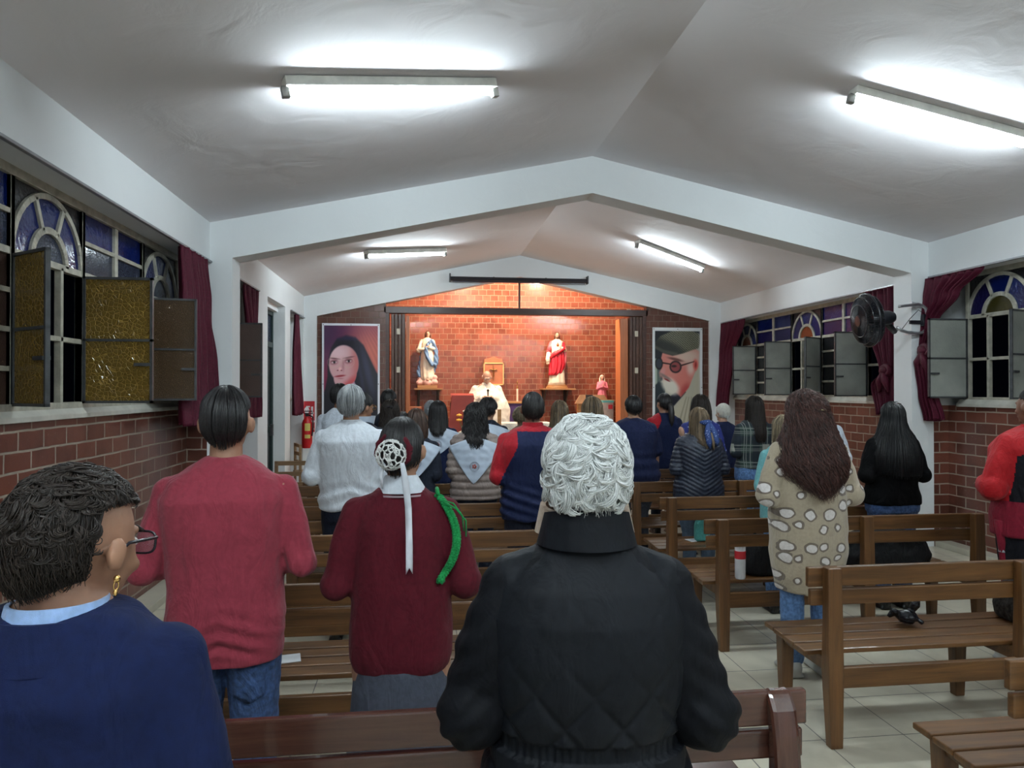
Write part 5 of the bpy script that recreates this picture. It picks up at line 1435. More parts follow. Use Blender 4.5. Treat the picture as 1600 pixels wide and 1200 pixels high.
def nun(U, V):
    img = np.zeros(U.shape+(3,)); t = sm(V+.35*U, .4, 1.15)
    img += np.array((.50, .10, .26))*(1-t)[..., None] + np.array((.36, .15, .30))*t[..., None]
    img = L_(img, ellm(U, V, .85, .72, .42, .26, 0, .9), (.72, .38, .34)); img = L_(img, ellm(U, V, .02, .95, .3, .22, 0, .9), (.26, .13, .28))
    rays = .5+.5*np.sin((U-.4)/(V-1.25)*40); img = A_(img, rays*sm(U, .5, .9)*.8, (.08, .05, .03))
    veil = polym(U, V, [(0, 0), (0, .40), (.06, .46), (.10, .56), (.10, .68), (.16, .80), (.26, .875), (.42, .90), (.58, .885), (.72, .82), (.84, .70), (.94, .60), (1, .56), (1, 0)], .015)
    img = L_(img, veil, (.085, .075, .13))
    img = A_(img, veil*ellm(U, V, .78, .62, .05, .22, .5, .9), (.10, .10, .14)); img = A_(img, veil*ellm(U, V, .68, .55, .03, .25, .35, .9), (.07, .07, .10)); img = A_(img, veil*ellm(U, V, .45, .88, .22, .02, 0, .9), (.06, .05, .12))
    face = np.maximum(ellm(U, V, .375, .665, .255, .155, 0, .06), ellm(U, V, .40, .575, .20, .115, .15, .06))
    img = L_(img, face, (.82, .62, .64))
    img = L_(img, face*sm(U, .42, .64), (.76, .42, .42)); img = L_(img, face*ellm(U, V, .49, .50, .18, .045, .3, .7)*.8, (.78, .28, .30))
    img = L_(img, face*ellm(U, V, .28, .76, .16, .06, 0, .8), (.90, .75, .78))
    wim = polym(U, V, [(.28, .475), (.36, .485), (.44, .478), (.56, .52), (.58, .50), (.48, .455), (.38, .44), (.30, .455)], .01); img = L_(img, wim, (.72, .58, .66))
    for ex, ey in ((.205, .680), (.455, .690)):
        img = L_(img, ellm(U, V, ex, ey, .062, .020, .05, .6)*.8, (.52, .28, .32)); img = L_(img, ellm(U, V, ex+.005, ey-.002, .045, .0085, .05, .4), (.85, .75, .76)); img = L_(img, ellm(U, V, ex+.008, ey-.001, .020, .0105, 0, .3), (.16, .09, .12))
        img = L_(img, ellm(U, V, ex, ey+.009, .055, .0028, .06, .5), (.28, .13, .16)); img = L_(img, ellm(U, V, ex+.01, ey+.030, .085, .0060, .08 if ex > .3 else -.05, .6)*.8, (.38, .20, .24))
    img = L_(img, ellm(U, V, .365, .655, .020, .045, .05, .9)*.5, (.60, .34, .38)); img = L_(img, ellm(U, V, .31, .625, .022, .012, 0, .8), (.93, .72, .72))
    for nx in (.27, .335): img = L_(img, ellm(U, V, nx, .612, .014, .0045, 0, .5), (.45, .14, .18))
    img = L_(img, ellm(U, V, .31, .566, .085, .0085, .06, .5), (.68, .22, .27)); img = L_(img, ellm(U, V, .31, .5665, .085, .0022, .06, .5), (.42, .10, .14)); img = L_(img, ellm(U, V, .32, .545, .05, .004, 0, .8)*.6, (.62, .30, .34))
    for cx in (.20, .45):
        rr = np.sqrt(((U-cx)/.105)**2+((V-.678)/.042)**2); img = L_(img, np.exp(-((rr-1)/.05)**2)*.45, (.80, .72, .62))
    img = L_(img, edge(U, V), (.86, .87, .90)); return img
def man(U, V):
    img = np.zeros(U.shape+(3,)); img += np.array((.10, .12, .15))
    img = L_(img, polym(U, V, [(0, .52), (.16, .52), (.16, .74), (0, .74)], .01), (.35, .40, .38)); img = L_(img, polym(U, V, [(.05, .52), (.09, .52), (.09, .74), (.05, .74)], .006), (.62, .66, .60))
    img = L_(img, polym(U, V, [(.60, 1), (1, .93), (1, .70), (.86, .70)], .02), (.70, .70, .66))
    img = L_(img, polym(U, V, [(.0, 0), (0, .50), (.2, .56), (.5, .50), (1, .72), (1, 0)], .01), (.70, .69, .62))
    img = L_(img, polym(U, V, [(0, 0), (0, .50), (.13, .55), (.26, .53), (.24, .40), (.30, .22), (.20, 0)], .01), (.16, .20, .22))
    img = L_(img, polym(U, V, [(.24, .44), (.42, .48), (.42, .38), (.30, .30), (.24, .36)], .01), (.62, .62, .55))
    img = L_(img, polym(U, V, [(.34, .42), (.60, .52), (.66, .46), (.40, .33)], .008), (.08, .08, .14))
    img = L_(img, polym(U, V, [(.40, .28), (.62, .42), (.80, .40), (.90, .70), (1, .74), (1, 0), (.30, 0)], .012), (.72, .70, .62))
    for k in range(4): img = L_(img, polym(U, V, [(.38+.12*k, 0), (.66+.05*k, .42), (.68+.05*k, .42), (.43+.12*k, 0)], .01)*.5, (.46, .44, .38))
    face = polym(U, V, [(.22, .82), (.16, .72), (.18, .66), (.135, .62), (.19, .60), (.22, .54), (.30, .48), (.46, .46), (.56, .42), (.72, .50), (.84, .62), (.92, .68), (.94, .80), (.80, .84)], .012)
    img = L_(img, face, (.80, .50, .46)); img = L_(img, face*ellm(U, V, .60, .58, .22, .08, .4, .8), (.80, .46, .42)); img = L_(img, face*ellm(U, V, .64, .47, .10, .05, .4, .8)*.8, (.66, .22, .22))
    img = L_(img, face*ellm(U, V, .70, .76, .26, .06, 0, .8), (.82, .72, .66)); img = L_(img, face*ellm(U, V, .76, .66, .07, .05, 0, .8), (.86, .74, .70)); img = L_(img, ellm(U, V, .86, .69, .05, .045, -.3, .4), (.86, .42, .38)); img = L_(img, ellm(U, V, .865, .69, .02, .025, -.3, .6), (.60, .2, .2))
    img = L_(img, ellm(U, V, .20, .625, .06, .035, .4, .5), (.80, .56, .54))
    img = L_(img, ellm(U, V, .35, .510, .175, .066, -.2, .35), (.86, .84, .79)); img = L_(img, ellm(U, V, .26, .588, .12, .014, -.25, .5), (.55, .46, .44)); img = L_(img, ellm(U, V, .29, .562, .06, .007, -.2, .5), (.50, .12, .14))
    for cx, cy, rx, ry in ((.46, .672, .105, .046), (.13, .70, .07, .046)):
        img = L_(img, ellm(U, V, cx, cy, rx, ry, 0, .1), (.55, .25, .26) if cx > .3 else (.20, .22, .26)); rr = np.sqrt(((U-cx)/rx)**2+((V-cy)/ry)**2); img = L_(img, np.exp(-((rr-1)/.14)**2), (.06, .05, .06))
    img = L_(img, ellm(U, V, .43, .678, .05, .010, 0, .5), (.16, .08, .08)); img = L_(img, polym(U, V, [(.56, .675), (.84, .715), (.84, .722), (.56, .69)], .004), (.20, .12, .12)); img = L_(img, polym(U, V, [(.20, .70), (.36, .69), (.36, .70), (.20, .712)], .004), (.08, .06, .06))
    img = L_(img, ellm(U, V, .46, .735, .14, .012, -.1, .6), (.40, .24, .22))
    cap = polym(U, V, [(.02, .86), (.05, .825), (.20, .79), (.40, .765), (.60, .785), (.80, .815), (.92, .83), (.97, .90), (.92, .955), (.70, .985), (.40, .975), (.16, .93)], .008)
    chk = .5+.5*np.sign(np.sin((U*1.2+V*.8)*150)*np.sin((V*2.2-U*.6)*95)); f = (.20+.34*chk*sm(V+U*.25, .86, 1.02))
    capc = np.stack([f*1.0, f*1.0, f*.86], -1); img = img*(1-cap[..., None]) + capc*cap[..., None]
    img = L_(img, cap*ellm(U, V, .28, .835, .30, .05, -.12, .5)*.8, (.17, .18, .18)); img = L_(img, cap*polym(U, V, [(.02, .86), (.05, .82), (.24, .785), (.5, .765), (.5, .79), (.22, .815)], .01)*.7, (.34, .34, .30))
    img = L_(img, sm(U, .9, .97)*.7*(V > .2), (.80, .80, .80)); img = L_(img, edge(U, V, .05, .028), (.86, .87, .88)); return img
poster('portrait_banner', 'tall banner printed with a person in a dark nun veil, left of the altar', -1.665, -.715, .72, 2.75, 12.10, nun, 2.1)
poster('portrait_banner', 'tall banner printed with a bearded person in a flat cap and round glasses', 4.03, 4.955, .62, 2.74, 12.10, man, 2.1)

# ------------------------------------------------------------------ projector screen under the gable
BLKM = mat('black_casing', (.012, .012, .018), .4)
r = thing('projector_screen', 'rolled up black projector screen hanging under the far pitched beam', 'projector screen', (1.64, 11.96, 3.46))
m = MB(); m.rings([[(x, 11.96+.045*math.cos(t), 3.515+.040*math.sin(t)) for t in [2*PI*i/10 for i in range(10)]] for x in (.46, 2.82)]); m.build('casing', BLKM, r, world=True, smooth=True, auto=30)
for x in (.445, 2.815):
    m = MB(); m.box((x, 11.90, 3.465), (x+.022, 12.02, 3.60)); m.build('end_cap', BLKM, r, world=True, bevel=.004)
m = MB(); m.box((.50, 11.945, 3.462), (2.78, 11.975, 3.475)); m.build('weight_bar', mat('dark_bar', (.03, .03, .05), .3), r, world=True)
for x in (1.2, 2.1):
    m = MB(); m.box((x-.012, 11.95, 3.54), (x+.012, 12.07, 3.56)); m.build('bracket', BLKM, r, world=True)

# ------------------------------------------------------------------ statues
PLW = mat('painted_plaster_cream', (.80, .70, .54), .45, nscale=9); PLB = mat('painted_plaster_blue', (.12, .22, .38), .45, nscale=9); PLP = mat('painted_plaster_pink', (.70, .42, .36), .5, nscale=14)
PLR = mat('painted_plaster_red', (.55, .015, .03), .4, nscale=9); PRO = mat('painted_plaster_rose', (.60, .14, .16), .45, nscale=9); OAK = wood_mat('golden_oak', (.30, .14, .05), (.50, .25, .09), .4)
DKB = mat('dark_bracket', (.02, .012, .01), .5); PSK = mat('painted_flesh', (.62, .34, .24), .45); PHR = mat('painted_brown_hair', (.09, .035, .02), .5); FPINK = mat('bright_pink_plaster', (.72, .20, .27), .5, nscale=20)
def robe(m, prof, folds=10, amp=.06, n=80, xs=0.):
    R = []
    for z, hw, hd, xc, yc, a in prof:
        R.append([(xc+hw*math.cos(t)*(1+a*amp*math.sin(folds*t+z*4)), yc+hd*math.sin(t)*(1+a*amp*math.sin(folds*t+z*4)), z) for t in [2*PI*j/n for j in range(n)]])
    m.rings(R)
def statue_head(r, c, s, face=PSK, hairm=PHR, hair_l=.09, beard=False, veil=None):
    c = Vector(c)
    m = MB(); m.ell(c, (.036*s, .042*s, .050*s)); m.ell(c+Vector((0, -.006, -.025))*s, (.026*s, .030*s, .032*s)); m.tube([c+Vector((0, -.040, .004))*s, c+Vector((0, -.048, -.012))*s], [.004*s, .007*s], 8)
    m.tube([c+Vector((0, .005, -.03))*s, c+Vector((0, .005, -.085))*s], [.020*s, .024*s], 12); m.ell(c+Vector((0, -.038, .012))*s, (.024*s, .007*s, .005*s)); m.ell(c+Vector((0, -.038, -.026))*s, (.011*s, .005*s, .003*s))
    h = place(fuse(m, .0035*s, 3), 'head', face, r)
    m = MB()
    for sg in (-1, 1): m.ell(c+Vector((sg*.014, -.0385, .004))*s, (.0055*s, .003*s, .003*s), nu=8, nv=6)
    m.build('eyes', mat('dark_iris', (.02, .012, .008), .15), h, smooth=True)
    m = MB(); m.ell(c+Vector((0, .010, .012))*s, (.042*s, .044*s, .046*s))
    for sg in (-1, 1): m.tube([c+Vector((sg*.030, .0, .025))*s, c+Vector((sg*.040, .0, -.02))*s, c+Vector((sg*.040, .005, -hair_l))*s], [.012*s, .014*s, .008*s], 10)
    if beard: m.ell(c+Vector((0, -.026, -.045))*s, (.020*s, .016*s, .022*s))
    m.build('hair', hairm, r, smooth=True)
def arm2(m, pts, rs): capsule(m, [Vector(p) for p in pts], rs, 12)
# left: white robe, blue mantle, on a cloud
sx, sy = .09, 13.78
r = thing('statue', 'statue in cream robe and blue mantle standing on a cloud, on the left shelf', 'statue', (sx, sy, 1.665))
m = MB(); m.box((sx-.19, sy-.13, 1.665), (sx+.19, sy+.13, 1.725)); m.build('plinth', OAK, r, world=True, bevel=.006)
m = MB()
for dx, dy, dz, q in ((-.12, 0, .06, .08), (.0, -.04, .055, .09), (.12, 0, .06, .085), (.13, .0, .15, .07), (-.13, .02, .13, .06), (.05, .03, .10, .09), (-.05, .03, .11, .09), (.15, -.03, .06, .06), (-.16, -.02, .05, .06)): m.ell((sx+dx, sy+dy, 1.725+dz), (q, q*.8, q*.8))
place_v = fuse(m, .012, 3); q_ = arr(place_v) - np.array([sx, sy, 1.665]); setv(place_v, q_); place(place_v, 'cloud_base', PLP, r)
m = MB(); robe(m, [(1.80, .10, .07, sx+.0, sy-.02, 1), (1.9, .125, .085, sx, sy, 1.2), (2.1, .135, .09, sx, sy, 1.), (2.3, .12, .085, sx, sy, .8), (2.42, .105, .08, sx, sy, .4), (2.52, .125, .085, sx, sy, .3), (2.60, .11, .07, sx, sy, .1), (2.645, .04, .038, sx, sy, 0)], 9, .06)
m.build('robe', PLW, r, world=True, smooth=True)
m = MB(); arm2(m, [(sx-.10, sy, 2.57), (sx-.165, sy-.01, 2.40), (sx-.03, sy-.12, 2.43)], [.045, .052, .030]); arm2(m, [(sx+.10, sy, 2.57), (sx+.15, sy-.01, 2.42), (sx+.02, sy-.12, 2.46)], [.045, .050, .028]); m.build('sleeves', PLW, r, world=True, smooth=True)
m = MB(); m.ell((sx-.01, sy-.135, 2.46), (.028, .018, .016)); m.ell((sx+.025, sy-.135, 2.475), (.024, .018, .014)); m.build('hands', PSK, r, world=True, smooth=True)
m = MB(); m.tube([(sx+.04, sy-.09, 2.56), (sx-.03, sy-.125, 2.42), (sx+.0, sy-.125, 2.26), (sx+.09, sy-.11, 2.12), (sx+.185, sy-.06, 2.12)], [.03, .036, .042, .046, .02], 14)
m.tube([(sx+.05, sy-.05, 2.60), (sx+.12, sy-.03, 2.52), (sx+.17, sy-.02, 2.36), (sx+.17, sy-.02, 2.18), (sx+.12, sy+.03, 1.95)], [.03, .045, .040, .05, .02], 14)
m.tube([(sx-.10, sy+.04, 2.50), (sx-.13, sy+.04, 2.2), (sx-.16, sy+.02, 1.98), (sx-.15, sy, 1.88)], [.02, .03, .05, .04], 12)
place_v = fuse(m, .009, 3); displace(place_v, lambda a, n: .006*np.sin(a[:, 0]*90+a[:, 2]*50)); setv(place_v, arr(place_v)-np.array([sx, sy, 1.665])); place(place_v, 'mantle', PLB, r)
S_ = 1.05
rr_ = bpy.data.objects.new('x', None)
def local_head(r, c, s, **k):
    l = r.location; statue_head(r, (c[0]-l.x, c[1]-l.y, c[2]-l.z), s, **k)
local_head(r, (sx+.01, sy-.01, 2.715), 1.15, hair_l=.07)
m = MB(); m.ell((sx+.01, sy-.09, 1.83), (.03, .035, .02)); m.build('foot', PSK, r, world=True, smooth=True)
# right: red mantle
sx, sy = 2.64, 13.78
r = thing('statue', 'statue in cream robe and red mantle with a heart on its chest', 'statue', (sx, sy, 1.665))
m = MB(); m.rings([[(sx+a*math.cos(t), sy+a*.62*math.sin(t), z) for t in [2*PI*j/32 for j in range(32)]] for a, z in ((.22, 1.665), (.22, 1.69), (.20, 1.70), (.20, 1.73))]); m.build('plinth', OAK, r, world=True, bevel=.003)
m = MB(); robe(m, [(1.73, .17, .10, sx-.01, sy, 1), (1.80, .15, .10, sx, sy, 1.2), (2.1, .135, .09, sx, sy, 1.), (2.3, .12, .085, sx, sy, .8), (2.42, .115, .08, sx, sy, .4), (2.52, .13, .085, sx, sy, .3), (2.59, .115, .07, sx, sy, .1), (2.64, .04, .038, sx, sy, 0)], 8, .07); m.build('robe', PLW, r, world=True, smooth=True)
m = MB(); robe(m, [(1.92, .10, .06, sx-.08, sy-.05, 1), (1.98, .13, .085, sx-.03, sy-.03, 1.2), (2.15, .155, .11, sx, sy-.01, 1.4), (2.30, .150, .105, sx+.0, sy-.01, 1.2), (2.37, .13, .095, sx+.01, sy-.01, 1.), (2.42, .10, .06, sx+.04, sy-.03, .4)], 11, .08)
m.tube([(sx-.15, sy-.06, 2.26), (sx-.02, sy-.125, 2.36), (sx+.11, sy-.10, 2.44), (sx+.12, sy-.02, 2.56)], [.03, .035, .04, .035], 12)
m.build('mantle', PLR, r, world=True, smooth=True)
m = MB(); arm2(m, [(sx-.11, sy+.01, 2.56), (sx-.165, sy, 2.40)], [.045, .05]); arm2(m, [(sx+.11, sy+.01, 2.56), (sx+.155, sy, 2.42), (sx+.16, sy, 2.2), (sx+.15, sy, 2.05)], [.04, .045, .035, .02]); m.build('mantle_shoulder', PRO, r, world=True, smooth=True)
m = MB(); arm2(m, [(sx-.17, sy-.01, 2.36), (sx-.19, sy-.05, 2.24), (sx-.19, sy-.06, 2.16)], [.042, .048, .035]); arm2(m, [(sx+.15, sy-.04, 2.42), (sx+.06, sy-.12, 2.46)], [.04, .03]); m.build('sleeves', PLW, r, world=True, smooth=True)
m = MB(); m.ell((sx-.19, sy-.09, 2.15), (.02, .03, .018)); m.ell((sx+.05, sy-.135, 2.48), (.018, .016, .035)); m.build('hands', PSK, r, world=True, smooth=True)
m = MB(); m.ell((sx+.0, sy-.085, 2.52), (.026, .012, .030)); m.ell((sx, sy-.085, 2.555), (.010, .008, .016), nu=8, nv=6); m.build('heart', mat('dark_gold', (.28, .10, .03), .4), r, world=True, smooth=True)
local_head(r, (sx+.0, sy-.01, 2.715), 1.15, hair_l=.07, beard=True)
# small pink statue
sx, sy = 3.56, 13.80
r = thing('statue', 'small statue in a bright pink dress with folded hands and pale veil', 'statue', (sx, sy, 1.44))
m = MB(); robe(m, [(1.44, .10, .07, sx, sy, 1), (1.55, .085, .065, sx, sy, .8), (1.65, .075, .06, sx, sy, .4), (1.73, .095, .065, sx, sy, .2), (1.79, .075, .05, sx, sy, .1), (1.82, .03, .03, sx, sy, 0)], 9, .08)
arm2(m, [(sx-.075, sy, 1.77), (sx-.10, sy-.02, 1.66), (sx-.01, sy-.09, 1.70)], [.028, .030, .018]); arm2(m, [(sx+.075, sy, 1.77), (sx+.10, sy-.02, 1.66), (sx+.01, sy-.09, 1.70)], [.028, .030, .018])
m.build('dress', FPINK, r, world=True, smooth=True)
local_head(r, (sx, sy-.01, 1.875), .85, hair_l=.05)
m = MB(); m.ell((sx, sy+.012, 1.885), (.045, .045, .052)); m.tube([(sx-.038, sy, 1.88), (sx-.05, sy-.01, 1.80), (sx-.052, sy-.02, 1.75)], [.014, .016, .008], 8); m.tube([(sx+.038, sy, 1.88), (sx+.05, sy-.01, 1.80), (sx+.052, sy-.02, 1.75)], [.014, .016, .008], 8); m.build('veil', PLW, r, world=True, smooth=True)
m = MB(); m.ell((sx, sy-.10, 1.72), (.012, .010, .028)); m.build('hands', PSK, r, world=True, smooth=True)
# shelves
def shelf(label, x0, x1, z, legs):
    r = thing('wall_shelf', label, 'shelf', ((x0+x1)/2, 13.86, z-.03))
    m = MB(); m.box((x0, 13.60, z-.03), (x1, 14.0, z)); m.build('board', OAK, r, world=True, bevel=.004)
    for x in legs:
        m = MB(); m.box((x-.025, 13.94, z-.42), (x+.025, 14.0, z-.03)); m.prism([(13.66, z-.03), (13.96, z-.03), (13.96, z-.34), (13.94, z-.34)], 0, x-.012, x+.012); m.build('bracket', DKB, r, world=True)
shelf('oak wall shelf with dark brackets under the blue mantled statue', -.16, .38, 1.665, (-.08, .30))
shelf('oak wall shelf with dark brackets under the red mantled statue', 2.33, 2.98, 1.665, (2.40, 2.84))
shelf('small shelf hidden under the pink statue', 3.36, 3.76, 1.44, (3.45, 3.68))

# ------------------------------------------------------------------ sanctuary furniture
CLOTHW = fabric('altar_cloth', (.70, .66, .58), .8, 500, .3)
r = thing('altar_table', 'altar table under a white cloth in front of the brick wall', 'table', (1.63, 12.70, .25))
m = MB()
for x in (1.06, 2.20):
    for y in (12.50, 12.92): m.box((x-.03, y-.03, .25), (x+.03, y+.03, 1.0))
m.build('legs', OAK, r, world=True); m = MB(); m.box((1.0, 12.44, 1.0), (2.28, 12.98, 1.04)); m.build('tabletop', OAK, r, world=True, bevel=.004)
o = MB(); m = o
pts = []; nn_ = 120
for k, (e, z) in enumerate(((.0, 1.046), (.012, 1.044), (.02, 1.0), (.03, .86), (.04, .62))):
    ring = []
    for j in range(nn_):
        t = j/nn_*4; sgn = int(t); f = t-sgn
        cs = [(.99, 12.43), (2.29, 12.43), (2.29, 12.99), (.99, 12.99)]; a, b = cs[sgn], cs[(sgn+1) % 4]
        x, y = a[0]*(1-f)+b[0]*f, a[1]*(1-f)+b[1]*f; w_ = e*(1+.6*math.sin(j*.9)) if k > 1 else e
        nx, ny = [(0, -1), (1, 0), (0, 1), (-1, 0)][sgn]; ring.append((x+nx*w_, y+ny*w_, z))
    pts.append(ring)
m.rings([[(p[0]*.98+1.64*.02, p[1], p[2]) for p in pts[0]]] + pts[1:], cap=False); m.add(pts[0], [tuple(range(nn_))])
tag(m.build('altar_cloth', CLOTHW, smooth=True, auto=50), 'white cloth hanging over the altar table', 'cloth')
# lectern panel to the left
LRED = mat('dark_red_panel', (.26, .035, .025), .5, nscale=6)
r = thing('lectern', 'slanted dark red lectern left of the bald priest', 'lectern', (.72, 12.78, .25))
m = MB(); m.prism([(.40, .25), (.92, .25), (.92, 1.54), (.52, 1.54)], 1, 12.74, 12.80); m.build('front_panel', LRED, r, world=True, bevel=.006)
m = MB(); m.box((.51, 12.76, 1.5), (.93, 13.05, 1.53), rotm(.3, 0, 0)); m.build('top', LRED, r, world=True); m = MB(); m.box((.50, 12.80, .25), (.56, 13.05, 1.4)); m.build('side_panel', DKB, r, world=True)
# flowers
r = thing('flower_vase', 'vase of white and yellow flowers at the foot of the red lectern', 'flowers', (.74, 12.52, .25))
m = MB(); m.lathe([(.06, 0), (.09, .12), (.07, .35), (.04, .5), (.055, .58)], (.74, 12.52, .25)); m.build('vase', PLW, r, world=True, smooth=True)
rr = random.Random(3); FW = mat('white_petals', (.72, .66, .52), .6); FY = mat('yellow_petals', (.75, .40, .05), .6); LG = mat('leaf_green', (.04, .12, .03), .6)
for i in range(11):
    a = rr.uniform(0, 6.28); q = rr.uniform(.02, .16); x, y, z = .76+q*math.cos(a), 12.5+q*math.sin(a)*.7, rr.uniform(.95, 1.33)-q*.8
    m = MB(); m.tube([(.74, 12.52, .80), (x, y, z)], .004, 5)
    f = m.build('stem', LG, r, world=True)
    m = MB()
    for k in range(7): m.ell((x+.028*math.cos(k*.9), y+.028*math.sin(k*.9), z), (.026, .026, .018), nu=8, nv=6)
    m.ell((x, y, z+.01), (.02, .02, .02), nu=8, nv=6); m.build('flower', FY if i % 3 == 0 else FW, r, world=True, smooth=True)
# framed panel with crucifix behind the priest (sanctuary cupboard door)
r = thing('tabernacle', 'wooden tabernacle with a pale frame and a small cross behind the bald priest', 'tabernacle', (1.385, 13.9, 1.72))
m = MB(); m.box((1.20, 13.86, 1.74), (1.575, 14.0, 2.16)); m.prism([(1.20, 2.16), (1.575, 2.16), (1.56, 2.24), (1.47, 2.26), (1.39, 2.29), (1.30, 2.26), (1.21, 2.24)], 1, 13.90, 14.0); m.build('body', mat('terracotta_wood', (.42, .14, .06), .5, nscale=7), r, world=True, bevel=.004)
m = MB(); m.box((1.19, 13.845, 1.73), (1.205, 13.87, 2.17)); m.box((1.57, 13.845, 1.73), (1.588, 13.87, 2.17)); m.box((1.19, 13.845, 1.73), (1.588, 13.87, 1.75)); m.box((1.19, 13.845, 2.15), (1.588, 13.87, 2.17)); m.build('frame', mat('pale_gold_frame', (.75, .50, .20), .4), r, world=True)
m = MB(); m.box((1.375, 13.84, 1.84), (1.395, 13.865, 2.12)); m.box((1.31, 13.84, 2.02), (1.46, 13.865, 2.038)); m.build('cross', mat('dark_gold', (.28, .10, .03), .4), r, world=True)
m = MB(); m.tube([(1.385, 13.83, 2.05), (1.385, 13.83, 1.90)], .011, 8); m.tube([(1.325, 13.83, 2.045), (1.385, 13.83, 2.03), (1.445, 13.83, 2.045)], .006, 8); m.build('corpus', GOLD, r, world=True)
# side table with a purple picture and a candle
r = thing('side_table', 'small oak credence stand right of the priest', 'table', (1.86, 13.6, .25))
m = MB(); m.box((1.56, 13.64, 1.37), (2.17, 13.92, 1.41)); m.build('tabletop', OAK, r, world=True, bevel=.004)
for x in (1.60, 2.13):
    for y in (13.68, 13.88): m = MB(); m.box((x-.025, y-.025, .25), (x+.025, y+.025, 1.37)); m.build('leg', OAK, r, world=True)
m = MB(); m.box((1.62, 13.66, .95), (2.10, 13.675, 1.37)); m.build('purple_panel', mat('purple_cloth_panel', (.05, .02, .10), .7), r, world=True)
r = thing('candle', 'tall white altar candle with a brass top', 'candle', (1.845, 13.76, 1.41))
m = MB(); m.cyl((1.845, 13.76, 1.41), (1.845, 13.76, 1.66), .018); m.build('wax', PLW, r, world=True, smooth=True, auto=40); m = MB(); m.lathe([(.02, 0), (.022, .03), (.006, .05), (.006, .10), (.014, .12), (.004, .15)], (1.845, 13.76, 1.66), 14); m.build('brass_follower', GOLD, r, world=True, smooth=True)
# wooden post of a chair back in front of the altar
r = thing('wooden_post', 'plain wooden post standing in front of the altar cloth', 'post', (1.32, 12.19, 0)); m = MB(); m.box((1.29, 12.16, 0), (1.352, 12.22, 1.30)); m.build('shaft', OAK, r, world=True, bevel=.004); m = MB(); m.box((1.19, 12.08, 0), (1.45, 12.29, .05)); m.build('foot', OAK, r, world=True)
m = MB(); m.box((-.30, 12.9, .25), (-.02, 13.1, 1.33)); tag(m.build('wooden_box', mat('terracotta_wood', (.42, .14, .06), .5), bevel=.005), 'plain terracotta coloured wooden stand in the left corner of the sanctuary', 'stand')
# wooden rack under the right statue and a green and white box
r = thing('wooden_rack', 'slanted wooden book rack between the right shelf and the pink statue', 'rack', (3.2, 13.5, .25))
m = MB(); m.prism([(2.92, 1.37), (3.62, 1.37), (3.50, 1.54), (3.02, 1.54)], 1, 13.40, 13.44); m.build('slanted_top', mat('tan_wood', (.45, .24, .12), .5), r, world=True)
m = MB(); m.box((3.13, 13.395, 1.36), (3.27, 13.40, 1.54)); m.build('dark_band', DKB, r, world=True); m = MB(); m.box((3.0, 13.45, .25), (3.55, 13.6, 1.37)); m.build('body', OAK, r, world=True)
r = thing('cardboard_box', 'pale box with a green lid and a red label beside the right folding door', 'box', (3.45, 12.9, .25))
m = MB(); m.box((3.32, 12.8, .25), (3.52, 13.0, 1.40)); m.build('carton', mat('grey_card', (.45, .35, .30), .7), r, world=True); m = MB(); m.box((3.315, 12.795, 1.40), (3.525, 13.005, 1.44)); m.build('lid', mat('aqua_lid', (.12, .40, .38), .5), r, world=True)
m = MB(); m.box((3.42, 12.793, 1.28), (3.50, 12.799, 1.36)); m.build('red_label', mat('sign_red', (.50, .02, .03), .5), r, world=True)

# ------------------------------------------------------------------ extinguisher and its sign
SR = mat('sign_red', (.50, .02, .03), .5); SW = mat('sign_white', (.75, .75, .75), .5)
r = thing('fire_sign', 'red and white fire extinguisher sign with pictogram and EXTINTOR lettering on the far left column', 'sign', (-1.875, 12.045, .94))
m = MB(); m.box((-1.975, 12.04, 1.13), (-1.775, 12.055, 1.45)); m.box((-1.975, 12.04, .94), (-1.775, 12.055, 1.10)); m.build('sign_plate', SR, r, world=True)
m = MB(); m.rings([[(-1.90+.040*k*math.cos(t), 12.038, 1.30+.055*k*math.sin(t)) for t in [2*PI*j/24 for j in range(24)]] for k in (1, .62)], cap=False); m.build('pictogram_ring', SW, r, world=True)
m = MB(); m.box((-1.918, 12.036, 1.17), (-1.882, 12.039, 1.34)); m.box((-1.91, 12.036, 1.35), (-1.85, 12.039, 1.37)); m.box((-1.83, 12.036, 1.18), (-1.80, 12.039, 1.36)); m.box((-1.815, 12.036, 1.24), (-1.79, 12.039, 1.27)); m.build('pictogram', SW, r, world=True)
def text(s_, x, y, z, size, parent, mt, name='lettering'):
    cu = bpy.data.curves.new(name, 'FONT'); cu.body = s_; cu.size = size; cu.align_x = 'CENTER'; cu.extrude = .0008
    o = bpy.data.objects.new(name, cu); COL.objects.link(o); dg = bpy.context.evaluated_depsgraph_get()
    me = bpy.data.meshes.new_from_object(o.evaluated_get(dg)); bpy.data.objects.remove(o)
    me.materials.clear(); me.materials.append(mt); o = bpy.data.objects.new(name, me); COL.objects.link(o); o.parent = parent
    l = parent.location; o.location = (x-l.x, y-l.y, z-l.z); o.rotation_euler = (PI/2, 0, 0)
text('EXTINTOR', -1.875, 12.037, .975, .042, r, SW)
m = MB(); m.box((-1.815, 12.036, .98), (-1.795, 12.039, 1.07)); m.build('arrow', SW, r, world=True)
r = thing('fire_extinguisher', 'red fire extinguisher hanging under the narrow far left curtain', 'fire extinguisher', (-1.85, 11.75, .70))
m = MB(); m.lathe([(.001, 0), (.075, 0), (.082, .02), (.082, .40), (.06, .46), (.025, .49), (.025, .51)], (-1.85, 11.75, .70)); m.build('cylinder', mat('extinguisher_red', (.50, .012, .015), .3), r, world=True, smooth=True, auto=50)
ex, ey = -1.85, 11.75
